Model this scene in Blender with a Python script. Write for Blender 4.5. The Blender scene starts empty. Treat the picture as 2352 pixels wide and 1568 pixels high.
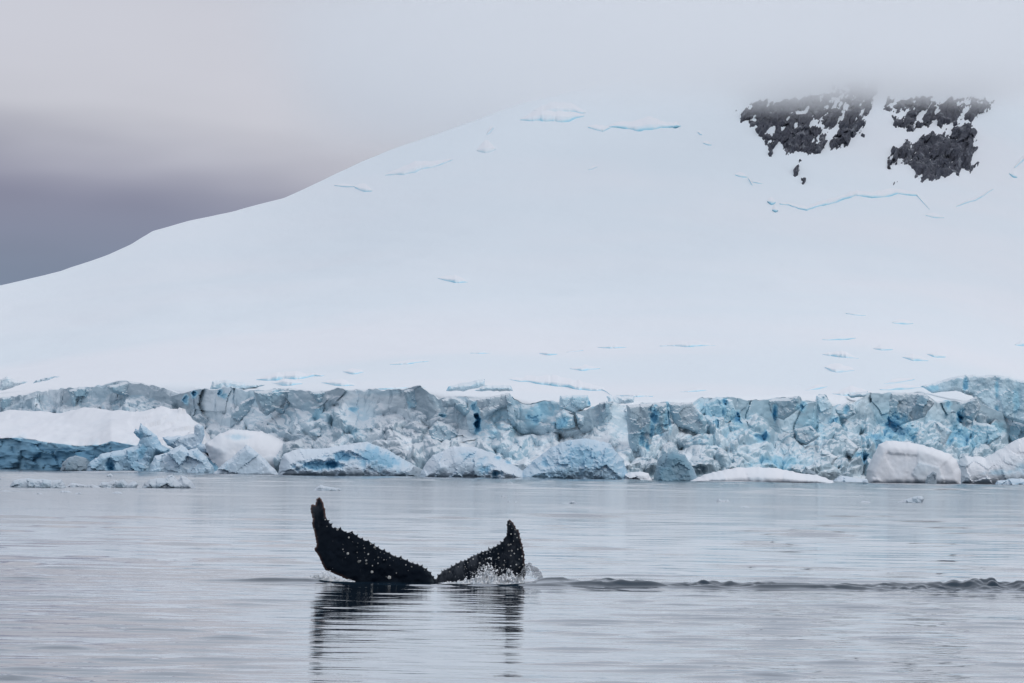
import bpy, math, random
import numpy as np
from mathutils import Matrix, Vector, geometry
from mathutils.bvhtree import BVHTree

# ------------------------------------------------------------------ camera
scene = bpy.context.scene
COL = scene.collection
R = math.radians
FPX, CX, CY = 16818.0, 1176.0, 784.0        # focal length and centre, in pixels of a 2352 x 1568 view
CAMH = 2.2
PITCH, ROLL = math.atan((1065 - 784) / FPX), R(0.85)
fw = np.array([0, math.cos(PITCH), math.sin(PITCH)])
r0 = np.array([1.0, 0, 0]); u0 = np.array([0, -math.sin(PITCH), math.cos(PITCH)])
rt = math.cos(ROLL) * r0 + math.sin(ROLL) * u0
up = -math.sin(ROLL) * r0 + math.cos(ROLL) * u0
cam_data = bpy.data.cameras.new('camera'); cam = bpy.data.objects.new('camera', cam_data); COL.objects.link(cam)
m = Matrix.Identity(4)
for i in range(3):
    m[i][0], m[i][1], m[i][2] = rt[i], up[i], -fw[i]
m[2][3] = CAMH
cam.matrix_world = m
cam_data.sensor_width = 36; cam_data.lens = 36 * FPX / 2352
cam_data.clip_start = 0.5; cam_data.clip_end = 30000
scene.camera = cam

# ------------------------------------------------------------------ light
SUN_EL, SUN_AZ = R(38), R(128)               # azimuth clockwise from the viewing direction
world = bpy.data.worlds.new('World'); scene.world = world; world.use_nodes = True
wn, wl = world.node_tree.nodes, world.node_tree.links
wn.clear()
def N(nodes, typ, **kw):
    n = nodes.new(typ)
    for k, v in kw.items(): setattr(n, k, v)
    return n
def maprange(nodes, links, src, a, b, c, d, smooth=True):
    n = N(nodes, 'ShaderNodeMapRange', interpolation_type='SMOOTHSTEP' if smooth else 'LINEAR')
    for i, v in enumerate((a, b, c, d)): n.inputs[i + 1].default_value = v
    links.new(src, n.inputs[0]); return n.outputs[0]
def math_n(nodes, links, op, a, b):
    n = N(nodes, 'ShaderNodeMath', operation=op)
    for i, v in enumerate((a, b)):
        if isinstance(v, (int, float)): n.inputs[i].default_value = v
        else: links.new(v, n.inputs[i])
    return n.outputs[0]
def mixc(nodes, links, fac, a, b, blend='MIX'):
    n = N(nodes, 'ShaderNodeMix', data_type='RGBA', blend_type=blend)
    for s, v in ((n.inputs[0], fac), (n.inputs[6], a), (n.inputs[7], b)):
        if isinstance(v, (int, float)): s.default_value = v
        elif isinstance(v, tuple): s.default_value = (*v, 1)
        else: links.new(v, s)
    return n.outputs[2]
tc = N(wn, 'ShaderNodeTexCoord')
sep = N(wn, 'ShaderNodeSeparateXYZ'); wl.new(tc.outputs['Generated'], sep.inputs[0])
sx, sz = sep.outputs[0], sep.outputs[2]
mp = N(wn, 'ShaderNodeMapping'); mp.inputs['Scale'].default_value = (14, 14, 60); wl.new(tc.outputs['Generated'], mp.inputs[0])
nz = N(wn, 'ShaderNodeTexNoise'); nz.inputs['Scale'].default_value = 1.0; nz.inputs['Detail'].default_value = 3; nz.inputs['Roughness'].default_value = .45
wl.new(mp.outputs[0], nz.inputs['Vector'])
wob = math_n(wn, wl, 'MULTIPLY', math_n(wn, wl, 'SUBTRACT', nz.outputs['Fac'], .5), .017)
elev = math_n(wn, wl, 'ADD', math_n(wn, wl, 'ADD', sz, wob), math_n(wn, wl, 'MULTIPLY', math_n(wn, wl, 'MINIMUM', math_n(wn, wl, 'MAXIMUM', math_n(wn, wl, 'ADD', sx, .07), 0.0), .08), .06))
g1 = maprange(wn, wl, sz, .045, .15, 0.0, 1.0)
grad = maprange(wn, wl, sz, 0.12, 1.0, 0.0, 1.0, False)
cloud_c = mixc(wn, wl, grad, mixc(wn, wl, g1, (.566, .572, .642), (.610, .672, .785)), (.71, .735, .81))
dark = maprange(wn, wl, elev, .0345, .0497, 1.0, 0.0)
side = maprange(wn, wl, sx, -.050, .004, 1.0, .42)
low = maprange(wn, wl, sz, .020, .040, 0.0, 1.0)
dark_c = mixc(wn, wl, low, (.185, .238, .340), (.250, .256, .358))
sky_c = mixc(wn, wl, math_n(wn, wl, 'MULTIPLY', dark, side), cloud_c, dark_c)
mott = maprange(wn, wl, nz.outputs['Fac'], .3, .7, .925, 1.055)
mm = N(wn, 'ShaderNodeVectorMath', operation='SCALE'); wl.new(sky_c, mm.inputs[0]); wl.new(mott, mm.inputs['Scale'])
bg_cloud = N(wn, 'ShaderNodeBackground'); wl.new(mm.outputs[0], bg_cloud.inputs[0]); bg_cloud.inputs[1].default_value = 1.0
skyt = N(wn, 'ShaderNodeTexSky', sky_type='NISHITA'); skyt.sun_disc = False
skyt.sun_elevation = SUN_EL; skyt.sun_rotation = SUN_AZ
bg_sky = N(wn, 'ShaderNodeBackground'); wl.new(skyt.outputs[0], bg_sky.inputs[0]); bg_sky.inputs[1].default_value = .10
mxs = N(wn, 'ShaderNodeMixShader'); mxs.inputs[0].default_value = .95
wl.new(bg_sky.outputs[0], mxs.inputs[1]); wl.new(bg_cloud.outputs[0], mxs.inputs[2])
wo = N(wn, 'ShaderNodeOutputWorld'); wl.new(mxs.outputs[0], wo.inputs[0])

sun_d = bpy.data.lights.new('sun', 'SUN'); sun = bpy.data.objects.new('sun', sun_d); COL.objects.link(sun)
sun_d.energy = .8; sun_d.angle = R(26); sun_d.color = (1, .97, .93)
to_sun = Vector((math.sin(SUN_AZ) * math.cos(SUN_EL), math.cos(SUN_AZ) * math.cos(SUN_EL), math.sin(SUN_EL)))
sun.rotation_euler = to_sun.to_track_quat('Z', 'Y').to_euler()
vs = scene.view_settings
vs.view_transform = 'Standard'; vs.look = 'None'; vs.gamma = 1; vs.use_curve_mapping = False; vs.exposure = 0
scene.render.engine = 'CYCLES'
cy = scene.cycles
cy.use_denoising = True
cy.max_bounces = 12; cy.diffuse_bounces = 3; cy.glossy_bounces = 3; cy.transmission_bounces = 6; cy.volume_bounces = 10
cy.transparent_max_bounces = 16
cy.caustics_reflective = False; cy.caustics_refractive = False

# ------------------------------------------------------------------ helpers
rng = np.random.default_rng(7)
def ray(u, v):
    u = np.asarray(u, float); v = np.asarray(v, float)
    return fw + ((u - CX) / FPX)[..., None] * rt + ((CY - v) / FPX)[..., None] * up
def P(u, v, Y):
    d = ray(u, v); return np.array([0, 0, CAMH]) + d * (np.asarray(Y, float) / d[..., 1])[..., None]
def Wy(u, v):                                # distance at which a view ray meets the water
    d = ray(u, v); return -CAMH / d[..., 2] * d[..., 1]
def horizon(u): return 1065 + math.tan(ROLL) * (np.asarray(u, float) - CX)
def pl(pts, u):
    a = np.array(pts, float); return np.interp(u, a[:, 0], a[:, 1])

def _h(ix, iy, iz, s):
    n = (ix * 374761393 + iy * 668265263 + iz * 2147483647 % 1000003 * iz + s * 974634777) & 0xffffffff
    n = ((n ^ (n >> 13)) * 1274126177) & 0xffffffff
    n = ((n ^ (n >> 16)) * 2246822519) & 0xffffffff
    return ((n ^ (n >> 15)) & 0xffffff) / float(0xffffff)
def vnoise(x, y, z=0.0, s=0):
    x, y, z = np.broadcast_arrays(np.asarray(x, float), np.asarray(y, float), np.asarray(z, float))
    ix, iy, iz = (np.floor(a).astype(np.int64) for a in (x, y, z))
    fx, fy, fz = x - ix, y - iy, z - iz
    fx, fy, fz = (f * f * f * (f * (f * 6 - 15) + 10) for f in (fx, fy, fz))
    r = 0
    for a in (0, 1):
        for b in (0, 1):
            for c in (0, 1):
                w = (fx if a else 1 - fx) * (fy if b else 1 - fy) * (fz if c else 1 - fz)
                r = r + w * _h(ix + a, iy + b, iz + c, s)
    return r * 2 - 1
def fbm(x, y, z=0.0, s=0, octv=4, g=.5):
    r, a, f = 0, 1.0, 1.0
    for o in range(octv):
        r = r + a * vnoise(np.asarray(x) * f, np.asarray(y) * f, np.asarray(z) * f, s + o * 17); a *= g; f *= 2.03
    return r
def facets(x, z, s=0, tilt=1.0):
    """Broken-ice relief: every cell of a Voronoi pattern is a tilted plane of its own. Also the crack distance."""
    ix = np.floor(x).astype(np.int64); iz = np.floor(z).astype(np.int64)
    d1 = np.full(x.shape, 9.0); d2 = np.full(x.shape, 9.0); val = np.zeros(x.shape); cell = np.zeros(x.shape)
    for a in (-1, 0, 1):
        for b in (-1, 0, 1):
            cx, cz = ix + a, iz + b
            px = cx + .1 + .8 * _h(cx, cz, 0 * cx, s); pz = cz + .1 + .8 * _h(cx, cz, 0 * cx, s + 1)
            d = np.hypot(x - px, z - pz)
            o = _h(cx, cz, 0 * cx, s + 2); gx = _h(cx, cz, 0 * cx, s + 3) * 2 - 1; gz = _h(cx, cz, 0 * cx, s + 4) * 2 - 1
            v = o * 2 - 1 + tilt * (gx * (x - px) + gz * (z - pz))
            near = d < d1
            d2 = np.where(near, d1, np.minimum(d2, d)); val = np.where(near, v, val); cell = np.where(near, o, cell); d1 = np.minimum(d, d1)
    return val, d2 - d1, cell

def chunks(x, z, s=0, tilt=.8, sharp=1.1):
    """Rubble relief: the upper envelope of many tilted, slightly domed plates; continuous, with creases where plates meet."""
    ix = np.floor(x).astype(np.int64); iz = np.floor(z).astype(np.int64); best = np.full(x.shape, -9.0); cell = np.zeros(x.shape)
    for a in (-1, 0, 1):
        for b in (-1, 0, 1):
            cx, cz = ix + a, iz + b; k = 0 * cx
            px = cx + .1 + .8 * _h(cx, cz, k, s); pz = cz + .1 + .8 * _h(cx, cz, k, s + 1)
            dx, dz = x - px, z - pz; o = _h(cx, cz, k, s + 2)
            v = o * .8 + tilt * ((_h(cx, cz, k, s + 3) * 2 - 1) * dx + (_h(cx, cz, k, s + 4) * 2 - 1) * dz) - sharp * (dx * dx + dz * dz)
            m = v > best; best = np.where(m, v, best); cell = np.where(m, o, cell)
    return best, cell
def tag(o, label=None, cat=None, group=None, kind=None):
    for k, v in (('label', label), ('category', cat), ('group', group), ('kind', kind)):
        if v: o[k] = v
    return o
def build(name, verts, faces, mat, parent=None, smooth=False, attrs=None):
    verts = np.asarray(verts, np.float32).reshape(-1, 3)
    me = bpy.data.meshes.new(name)
    faces = np.asarray(faces, np.int32); k = faces.shape[1]
    me.vertices.add(len(verts)); me.vertices.foreach_set('co', verts.ravel())
    me.loops.add(faces.size); me.loops.foreach_set('vertex_index', faces.ravel())
    me.polygons.add(len(faces)); me.polygons.foreach_set('loop_start', np.arange(0, faces.size, k, dtype=np.int32))
    me.polygons.foreach_set('loop_total', np.full(len(faces), k, np.int32))
    me.polygons.foreach_set('use_smooth', np.full(len(faces), smooth))
    me.update(calc_edges=True); me.validate()
    for an, av in (attrs or {}).items():
        at = me.attributes.new(an, 'FLOAT', 'POINT'); at.data.foreach_set('value', np.asarray(av, np.float32).ravel())
    me.materials.append(mat)
    o = bpy.data.objects.new(name, me); COL.objects.link(o)
    if parent: o.parent = parent
    return o
def grid_faces(nr, nc, flip=False):
    i = np.arange(nr * nc).reshape(nr, nc)
    f = np.stack([i[:-1, :-1], i[:-1, 1:], i[1:, 1:], i[1:, :-1]], -1).reshape(-1, 4)
    return f[:, ::-1] if flip else f

# ------------------------------------------------------------------ materials
def new_mat(name):
    mt = bpy.data.materials.new(name); mt.use_nodes = True
    n, l = mt.node_tree.nodes, mt.node_tree.links
    return mt, n, l, n['Principled BSDF'], n['Material Output']
def attr(n, name):
    a = N(n, 'ShaderNodeAttribute'); a.attribute_name = name; return a.outputs['Fac']
def noise_n(n, l, scale, detail=4, rough=.5, stretch=None):
    t = N(n, 'ShaderNodeTexCoord'); nt = N(n, 'ShaderNodeTexNoise')
    nt.inputs['Scale'].default_value = scale; nt.inputs['Detail'].default_value = detail; nt.inputs['Roughness'].default_value = rough
    if stretch:
        mp = N(n, 'ShaderNodeMapping'); mp.inputs['Scale'].default_value = stretch; l.new(t.outputs['Object'], mp.inputs[0]); l.new(mp.outputs[0], nt.inputs['Vector'])
    else: l.new(t.outputs['Object'], nt.inputs['Vector'])
    return nt.outputs['Fac']
def bump(n, l, h, strength, dist, b):
    bn = N(n, 'ShaderNodeBump'); bn.inputs['Strength'].default_value = strength; bn.inputs['Distance'].default_value = dist
    l.new(h, bn.inputs['Height']); l.new(bn.outputs[0], b.inputs['Normal'])

def snow_mat():
    mt, n, l, b, o = new_mat('snow')
    big = noise_n(n, l, .006, 3, .5)
    c = mixc(n, l, maprange(n, l, big, .35, .65, 0, 1), (.83, .85, .88), (.775, .835, .875))
    l.new(c, b.inputs['Base Color']); b.inputs['Roughness'].default_value = .8; b.inputs['Specular IOR Level'].default_value = .2
    bump(n, l, noise_n(n, l, .35, 5, .55, (1, .35, 1)), .25, .5, b)
    return mt
def ice_mat(name, white, grey, blue, deep, rough=.55, nscale=1.1, ledge=.6):
    """Firn to dense blue glacier ice; the mesh attribute 'blue' says how dense the ice is at each point."""
    mt, n, l, b, o = new_mat(name)
    patch = maprange(n, l, noise_n(n, l, nscale * .22, 6, .66, (1, 1, .8)),   .46, .64, 0, .9)
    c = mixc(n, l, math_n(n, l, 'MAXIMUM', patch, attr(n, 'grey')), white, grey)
    bl = attr(n, 'blue')
    c = mixc(n, l, maprange(n, l, bl, 0, .6, 0, 1, False), c, blue)
    c = mixc(n, l, maprange(n, l, bl, .6, 1.2, 0, 1, False), c, deep)
    gm = N(n, 'ShaderNodeNewGeometry'); sz_ = N(n, 'ShaderNodeSeparateXYZ'); l.new(gm.outputs['Normal'], sz_.inputs[0])      # fresh snow lies on the ledges
    if ledge: c = mixc(n, l, math_n(n, l, 'MULTIPLY', maprange(n, l, sz_.outputs[2], .45, .75, 0, ledge), maprange(n, l, bl, .3, .8, 1, 0)), c, (.84, .86, .89))
    l.new(c, b.inputs['Base Color']); b.inputs['Roughness'].default_value = rough; b.inputs['Specular IOR Level'].default_value = .3
    bump(n, l, noise_n(n, l, nscale, 5, .55), .28, .35, b)
    return mt
M_SNOW = snow_mat()
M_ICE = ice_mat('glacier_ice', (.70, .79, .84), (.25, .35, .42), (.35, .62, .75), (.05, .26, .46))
M_BERG = ice_mat('berg_ice', (.57, .67, .76), (.40, .52, .62), (.26, .50, .67), (.03, .16, .30), .45, .5, .35)
M_BERGSNOW = ice_mat('berg_snow', (.80, .82, .86), (.74, .78, .83), (.36, .60, .74), (.05, .22, .38), .7, .5, .5)
M_DARKICE = ice_mat('dark_ice', (.30, .37, .43), (.20, .27, .33), (.16, .32, .42), (.03, .12, .20), .35, .8, .0)
M_FLOAT = ice_mat('floating_ice', (.46, .53, .60), (.26, .31, .36), (.28, .45, .55), (.05, .15, .25), .4, 2.0, .3)

def rock_mat():
    mt, n, l, b, o = new_mat('rock')
    c = mixc(n, l, maprange(n, l, noise_n(n, l, .22, 6, .65), .35, .68, 0, 1), (.020, .026, .044), (.056, .059, .080))
    c = mixc(n, l, maprange(n, l, noise_n(n, l, .30, 4, .6, (1, .6, .7)), .52, .72, 0, .26), c, (.70, .74, .79))      # snow dust caught on the rock
    l.new(c, b.inputs['Base Color']); b.inputs['Roughness'].default_value = .85
    bump(n, l, noise_n(n, l, .35, 4, .55), .45, 1.0, b)
    return mt
M_ROCK = rock_mat()

def water_mat():
    mt, n, l, b, o = new_mat('sea_water')
    b.inputs['Base Color'].default_value = (.009, .028, .048, 1)
    b.inputs['IOR'].default_value = 1.333; b.inputs['Specular IOR Level'].default_value = .5
    l.new(attr(n, 'chop'), b.inputs['Roughness'])
    bump(n, l, noise_n(n, l, 1.6, 5, .6, (1, .8, 1)), .2, .02, b)
    return mt
M_WATER = water_mat()

def skin_mat():
    mt, n, l, b, o = new_mat('whale_skin')
    blot = maprange(n, l, noise_n(n, l, 5, 6, .7), .55, .75, 0, 1)
    c = mixc(n, l, blot, (.0022, .0042, .0090), (.006, .010, .018))
    c = mixc(n, l, math_n(n, l, 'MULTIPLY', attr(n, 'pale'), maprange(n, l, noise_n(n, l, 3.5, 5, .65, (1.6, 1, .7)), .40, .62, 0, .55)), c, (.085, .092, .105))  # wet grey sheen of the right lobe, painted into the skin colour
    scr = maprange(n, l, noise_n(n, l, 9, 5, .7, (1, 1, .22)), .64, .76, 0, 1)
    c = mixc(n, l, math_n(n, l, 'MULTIPLY', scr, math_n(n, l, 'ADD', attr(n, 'pale'), .10)), c, (.30, .30, .33))
    c = mixc(n, l, math_n(n, l, 'MULTIPLY', attr(n, 'rim'), .8), c, (.16, .085, .065))
    l.new(c, b.inputs['Base Color']); b.inputs['Roughness'].default_value = .30; b.inputs['Specular IOR Level'].default_value = .11; b.inputs['Specular Tint'].default_value = (.62, .82, 1, 1)
    bump(n, l, noise_n(n, l, 22, 5, .6), .25, .012, b)
    return mt
M_SKIN = skin_mat()
def barnacle_mat(g):
    mt, n, l, b, o = new_mat('barnacle_shell')
    c = mixc(n, l, noise_n(n, l, 120, 3), (.25 * g, .25 * g, .24 * g), (g, g, .95 * g))
    l.new(c, b.inputs['Base Color']); b.inputs['Roughness'].default_value = .6
    return mt
M_BARN = [barnacle_mat(.85), barnacle_mat(.55), barnacle_mat(.30)]
def spray_mat():
    mt, n, l, b, o = new_mat('white_water')
    c = mixc(n, l, maprange(n, l, noise_n(n, l, 14, 4, .6), .42, .60, 0, 1), (.55, .62, .68), (.95, .96, .97))
    l.new(c, b.inputs['Base Color']); b.inputs['Roughness'].default_value = .3; b.inputs['IOR'].default_value = 1.333
    tr = maprange(n, l, noise_n(n, l, 9, 3, .6), .40, .62, .35, .0)
    l.new(tr, b.inputs['Transmission Weight'])
    bump(n, l, noise_n(n, l, 40, 4, .6), .6, .01, b)
    return mt
M_SPRAY = spray_mat()
def droplet_mat():
    mt, n, l, b, o = new_mat('water_drop')
    b.inputs['Base Color'].default_value = (.9, .93, .96, 1); b.inputs['Roughness'].default_value = .03
    b.inputs['IOR'].default_value = 1.333; b.inputs['Transmission Weight'].default_value = .85
    return mt
M_DROP = droplet_mat()

# ------------------------------------------------------------------ the snow slope
SHORE_Y = [(-2600, 1500), (-900, 1330), (-300, 1258), (0, 1222), (200, 1196), (400, 1168), (650, 1148), (960, 1108), (1200, 1088), (1440, 1085), (1600, 1096), (1910, 1150), (2200, 1215), (2352, 1252), (2700, 1330), (3400, 1480), (5000, 1800)]
def Yb(u):                                    # how far away the ice meets the water
    u = np.asarray(u, float); return np.mean([pl(SHORE_Y, u + q) for q in np.linspace(-110, 110, 9)], axis=0)
SHORE = [(float(q), float(horizon(q) + FPX * CAMH / Yb(q))) for q in np.arange(-2600, 5001, 40.0)]
CLIFF = [(-2600, 935), (-900, 928), (-300, 920), (0, 912), (60, 905), (110, 896), (180, 889), (240, 885), (262, 879), (290, 875), (330, 879), (372, 890), (415, 901), (440, 896), (475, 890),
         (486, 893), (530, 890), (580, 897), (600, 900), (640, 893), (700, 896), (725, 903), (780, 893), (850, 895), (925, 891), (950, 887), (966, 887), (985, 902), (1012, 914),
         (1022, 909), (1060, 911), (1092, 918), (1100, 914), (1170, 902), (1182, 918), (1200, 925), (1250, 924), (1285, 925), (1296, 940), (1320, 950), (1345, 945), (1375, 928), (1405, 926),
         (1438, 929), (1530, 923), (1590, 926), (1612, 915), (1640, 911), (1700, 917), (1740, 918), (1835, 910), (1842, 920), (1872, 921), (1880, 906), (1895, 906), (1911, 931),
         (1950, 926), (1970, 916), (1996, 904), (2050, 901), (2118, 902), (2146, 921), (2220, 919), (2242, 911), (2254, 926), (2290, 945), (2352, 965), (2420, 975), (2700, 950), (3400, 945), (5000, 950)]
RIDGE = [(-2600, 960), (-1600, 880), (-800, 800), (-300, 715), (0, 655), (140, 622), (250, 585), (300, 561), (350, 531), (430, 508), (540, 484), (650, 455), (700, 433), (830, 371), (890, 346), (1000, 309),
         (1200, 236), (1400, 190), (1600, 140), (2000, 50), (2352, -10), (3000, -60), (3900, -20), (5000, 60)]
SLOPE_FOOT = [(-2600, 945), (-900, 932), (0, 905), (300, 878), (490, 874), (620, 872), (760, 880), (1000, 893), (1180, 905), (1400, 925), (1600, 917), (1900, 910), (2050, 903), (2150, 897), (2352, 890), (2700, 900), (5000, 930)]
def smooth_of(f, u, w, n=21):
    u = np.asarray(u, float); return np.mean([f(u + q) for q in np.linspace(-w, w, n)], axis=0)
def setback(u): return 30 + 24 * np.clip((640 - np.asarray(u, float)) / 160, 0, 1)      # how far behind the shore the cliff stands
_ut = np.linspace(-2900, 5300, 1641)
_SF = SLOPE_FOOT; FT = lambda w: np.maximum(pl(_SF, w), smooth_of(lambda q: pl(CLIFF, q), w, 30, 7) + 1)
_rt = smooth_of(lambda q: smooth_of(lambda w: pl(RIDGE, w), q, 90), _ut, 130); _ft = smooth_of(lambda q: smooth_of(FT, q, 120), _ut, 160)
_yt = smooth_of(lambda q: smooth_of(lambda w: Yb(w) + setback(w) + 10, q, 120), _ut, 120)
def ridge_s(u): return np.interp(u, _ut, _rt)
def foot_s(u): return np.interp(u, _ut, _ft)
def slope_Y(u, v):
    top, rd = foot_s(u), ridge_s(u)
    t = np.clip((top - v) / (top - rd), -.2, 1.06)
    Y0 = np.interp(u, _ut, _yt)
    Yr = 1880 + 320 * np.clip((np.asarray(u, float) - 700) / 1700, -.6, 1.2)
    tt = np.clip(t, 0, 1)
    g = .5 * (1 - (1 - tt) ** 3) + .5 * np.maximum(t, 0)
    return Y0 + (Yr - Y0) * g + np.minimum(t, 0) * 60
def slope(u, v):
    u = np.asarray(u, float); v = np.asarray(v, float)
    return P(u, v, slope_Y(u, v))
def ground(u, v):
    """The snow surface seen at (u, v), drifts and hollows included."""
    u = np.asarray(u, float); v = np.asarray(v, float); p = slope(u, v)
    t = np.clip((foot_s(u) - v) / (foot_s(u) - ridge_s(u)), 0, 1)
    p[..., 2] += fbm(p[..., 0] / 70, p[..., 1] / 110, 0, 3, 4) * 1.6 * np.sin(math.pi * np.minimum(1, t * 1.02)) + fbm(p[..., 0] / 9, p[..., 1] / 16, 0, 5, 3) * .08
    return p
us = np.concatenate([np.linspace(-2600, -200, 50, endpoint=False), np.linspace(-200, 2560, 700, endpoint=False), np.linspace(2560, 5000, 50)])
NT = 150
rows = []
for t in np.linspace(0, 1, NT):
    tt = t ** .8
    v = foot_s(us) + (ridge_s(us) - foot_s(us)) * tt + (pl(RIDGE, us) - ridge_s(us)) * tt ** 6 + (FT(us) - foot_s(us) + 6) * (1 - tt) ** 20
    p = ground(us, v)
    rows.append(p)
last = rows[-1]
front = rows[0].copy(); front[:, 1] += 2; front[:, 2] -= 6
rows.insert(0, front)
for k in range(1, 14):
    q = last.copy(); q[:, 1] += 55 * k; q[:, 2] = last[:, 2] * (1 - (k / 13) ** 1.6) - 3 * (k / 13); rows.append(q)
snow = build('snow_slope', np.array(rows), grid_faces(len(rows), len(us)), M_SNOW, smooth=True)
tag(snow, 'smooth white snow covered slope rising behind the glacier front into the cloud', kind='structure')

# crevasses: a low broken lip in the snow, dense ice showing in its face
def crevasse(pts, h, blue=.7, seed=0):
    a = np.array(pts, float)
    seg = np.concatenate([[0], np.cumsum(np.hypot(*np.diff(a, axis=0).T))])
    n = max(8, int(seg[-1] / 2.2)); s = np.linspace(0, seg[-1], n)
    u = np.interp(s, seg, a[:, 0]); v = np.interp(s, seg, a[:, 1])
    taper = np.clip(np.minimum(s, seg[-1] - s) / (seg[-1] * .42 + 1e-6), 0, 1) ** .8
    hh = h * taper * (.85 + .22 * vnoise(s / 26 + seed * 7.7, 0 * s, 0, seed) + .08 * vnoise(s / 5, 0 * s + 4, 0, seed)).clip(.05)
    v = v + vnoise(s / 22, 0 * s + 9, 0, seed + 3) * h * .15
    base = ground(u, v + hh * .5)
    px = base[:, 1] / FPX
    p0 = base + np.stack([0 * u, 0 * u - 1.0, 0 * u - 1.2], -1)
    p1 = base + np.stack([0 * u, 0 * u - 1.0, -hh * px * .05], -1)
    p2 = base + np.stack([0 * u, -.9 + 1.2 * hh * px + .15 * vnoise(s / 12, 0 * s, 0, seed + 5), hh * px * .78], -1)
    p3 = p2 + np.stack([0 * u, 0 * u + .4, hh * px * .04], -1)
    bk = ground(u, v - hh * 1.4 - 4); bk[:, 2] -= .12
    V = np.array([p0, p1, p2, p3, bk]); B = np.zeros((5, n)); B[0:3] = blue * (.75 + .3 * vnoise(s / 12, 0 * s, 0, seed + 8)); B[2] *= .35
    return build('crevasse', V, grid_faces(5, n), M_CREV, snow, True, {'blue': B})
M_CREV = ice_mat('crevasse_ice', (.82, .84, .87), (.80, .83, .87), (.38, .70, .84), (.05, .22, .32), .6, .4)
CREV = [([(1195, 275), (1240, 268), (1290, 270), (1342, 268)], 20, .62), ([(1225, 256), (1290, 250), (1345, 256)], 16, .5), ([(1350, 290), (1385, 297), (1405, 289)], 8, .6),
        ([(1398, 287), (1475, 291), (1520, 288), (1564, 292)], 15, .8), ([(1541, 291), (1562, 293)], 11, 1.3), ([(885, 403), (930, 393), (1000, 379), (1040, 364)], 12, .42),
        ([(768, 425), (815, 427)], 3, .4), ([(815, 429), (855, 434)], 8, .6), ([(1095, 345), (1138, 342)], 13, .32), ([(1118, 308), (1133, 294)], 7, .55), ([(1005, 634), (1075, 640)], 7, .45),
        ([(1790, 470), (1812, 472), (1835, 482), (1853, 485), (1882, 473), (1922, 463), (1965, 442), (2003, 448), (2060, 437), (2105, 444), (2134, 474)], 9, .75), ([(2125, 489), (2168, 496)], 6, .45),
        ([(2196, 470), (2240, 456), (2282, 423)], 5, .5), ([(2318, 384), (2336, 391)], 8, .8), ([(2330, 372), (2365, 345)], 5, .5), ([(1688, 400), (1716, 405)], 6, .75), ([(1718, 408), (1728, 428)], 7, .8), ([(1728, 420), (1752, 423)], 4, .5),
        ([(1762, 467), (1781, 468)], 11, 1.15), ([(1773, 484), (1787, 485)], 8, 1.1), ([(1602, 308), (1612, 314)], 5, .6), ([(1614, 330), (1634, 335)], 4, .55), ([(1372, 385), (1352, 391)], 3, .4),
        ([(1888, 815), (1930, 818), (1972, 821)], 8, .5), ([(1893, 850), (1962, 853)], 8, .45), ([(1515, 790), (1580, 789), (1643, 787)], 5, .5), ([(1238, 820), (1280, 821)], 5, .5), ([(1308, 851), (1378, 850)], 5, .4),
        ([(1372, 798), (1440, 795)], 4, .45), ([(788, 855), (836, 855)], 6, .5), ([(895, 841), (985, 835)], 4, .45), ([(2072, 818), (2132, 826)], 7, .45), ([(2128, 811), (2172, 815)], 6, .45),
        ([(1888, 779), (1965, 777)], 4, .5), ([(2048, 750), (2097, 750)], 4, .45), ([(1942, 735), (1988, 737)], 3, .45), ([(2330, 797), (2365, 797)], 6, .5), ([(2005, 797), (2050, 800)], 4, .4), ([(1340, 806), (1300, 812)], 3, .35), ([(1080, 820), (1130, 818)], 3, .35),
        ([(1170, 869), (1250, 878), (1330, 886), (1382, 893), (1405, 907)], 9, .65), ([(588, 871), (660, 868), (745, 861)], 9, .5), ([(625, 879), (695, 884)], 9, .55), ([(738, 880), (815, 885)], 6, .45),
        ([(865, 893), (980, 887)], 4, .4), ([(1415, 908), (1500, 909)], 4, .4), ([(1640, 893), (1560, 897)], 3, .35), ([(1910, 905), (2010, 901)], 8, .5), ([(2020, 893), (2120, 890)], 5, .5), ([(2030, 881), (2100, 873)], 4, .4), ([(1850, 895), (1900, 888)], 4, .4)]
for i, (pts, h, bl) in enumerate(CREV):
    low_ = pts[0][1] > 600
    crevasse(pts, h * (1.45 if low_ else 1), bl + .25 if low_ else bl, i)

# rock outcrops: rough rock standing out of the snow wherever it is higher than the snow lies
def rock(poly, label, thr=.0, streak=.0, seed=0, amp=2.2, nsc=1.0):
    a = np.array(poly, float)
    u = np.arange(a[:, 0].min() - 16, a[:, 0].max() + 16, 1.1); v = np.arange(a[:, 1].max() + 16, a[:, 1].min() - 16, -1.1)
    U, V = np.meshgrid(u, v)
    d = poly_dist(a, U.ravel(), V.ravel()).reshape(U.shape)
    base = ground(U, V)
    n = fbm((U + .5 * V) / 15, (V - .35 * U) / 30, 0, seed, 4, .6)
    f, e, c = facets(U / 15 + V / 50, V / 15 + .2 * n, seed + 3, 1.2)
    hgt = np.clip(d, -14, 7) * .11 + n * .85 + .16 * fbm(U / 6, V / 6, 0, seed + 9, 2) + f * .45 - thr + streak
    off = np.clip(hgt * amp * .35, -1.8, 2.6)
    base[..., 1] -= off * 2.2; base[..., 2] += off * .55
    o = build('rock_outcrop', base, grid_faces(*U.shape), M_ROCK)
    return tag(o, label, 'rock', 'dark rocks showing through the snow')
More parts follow.
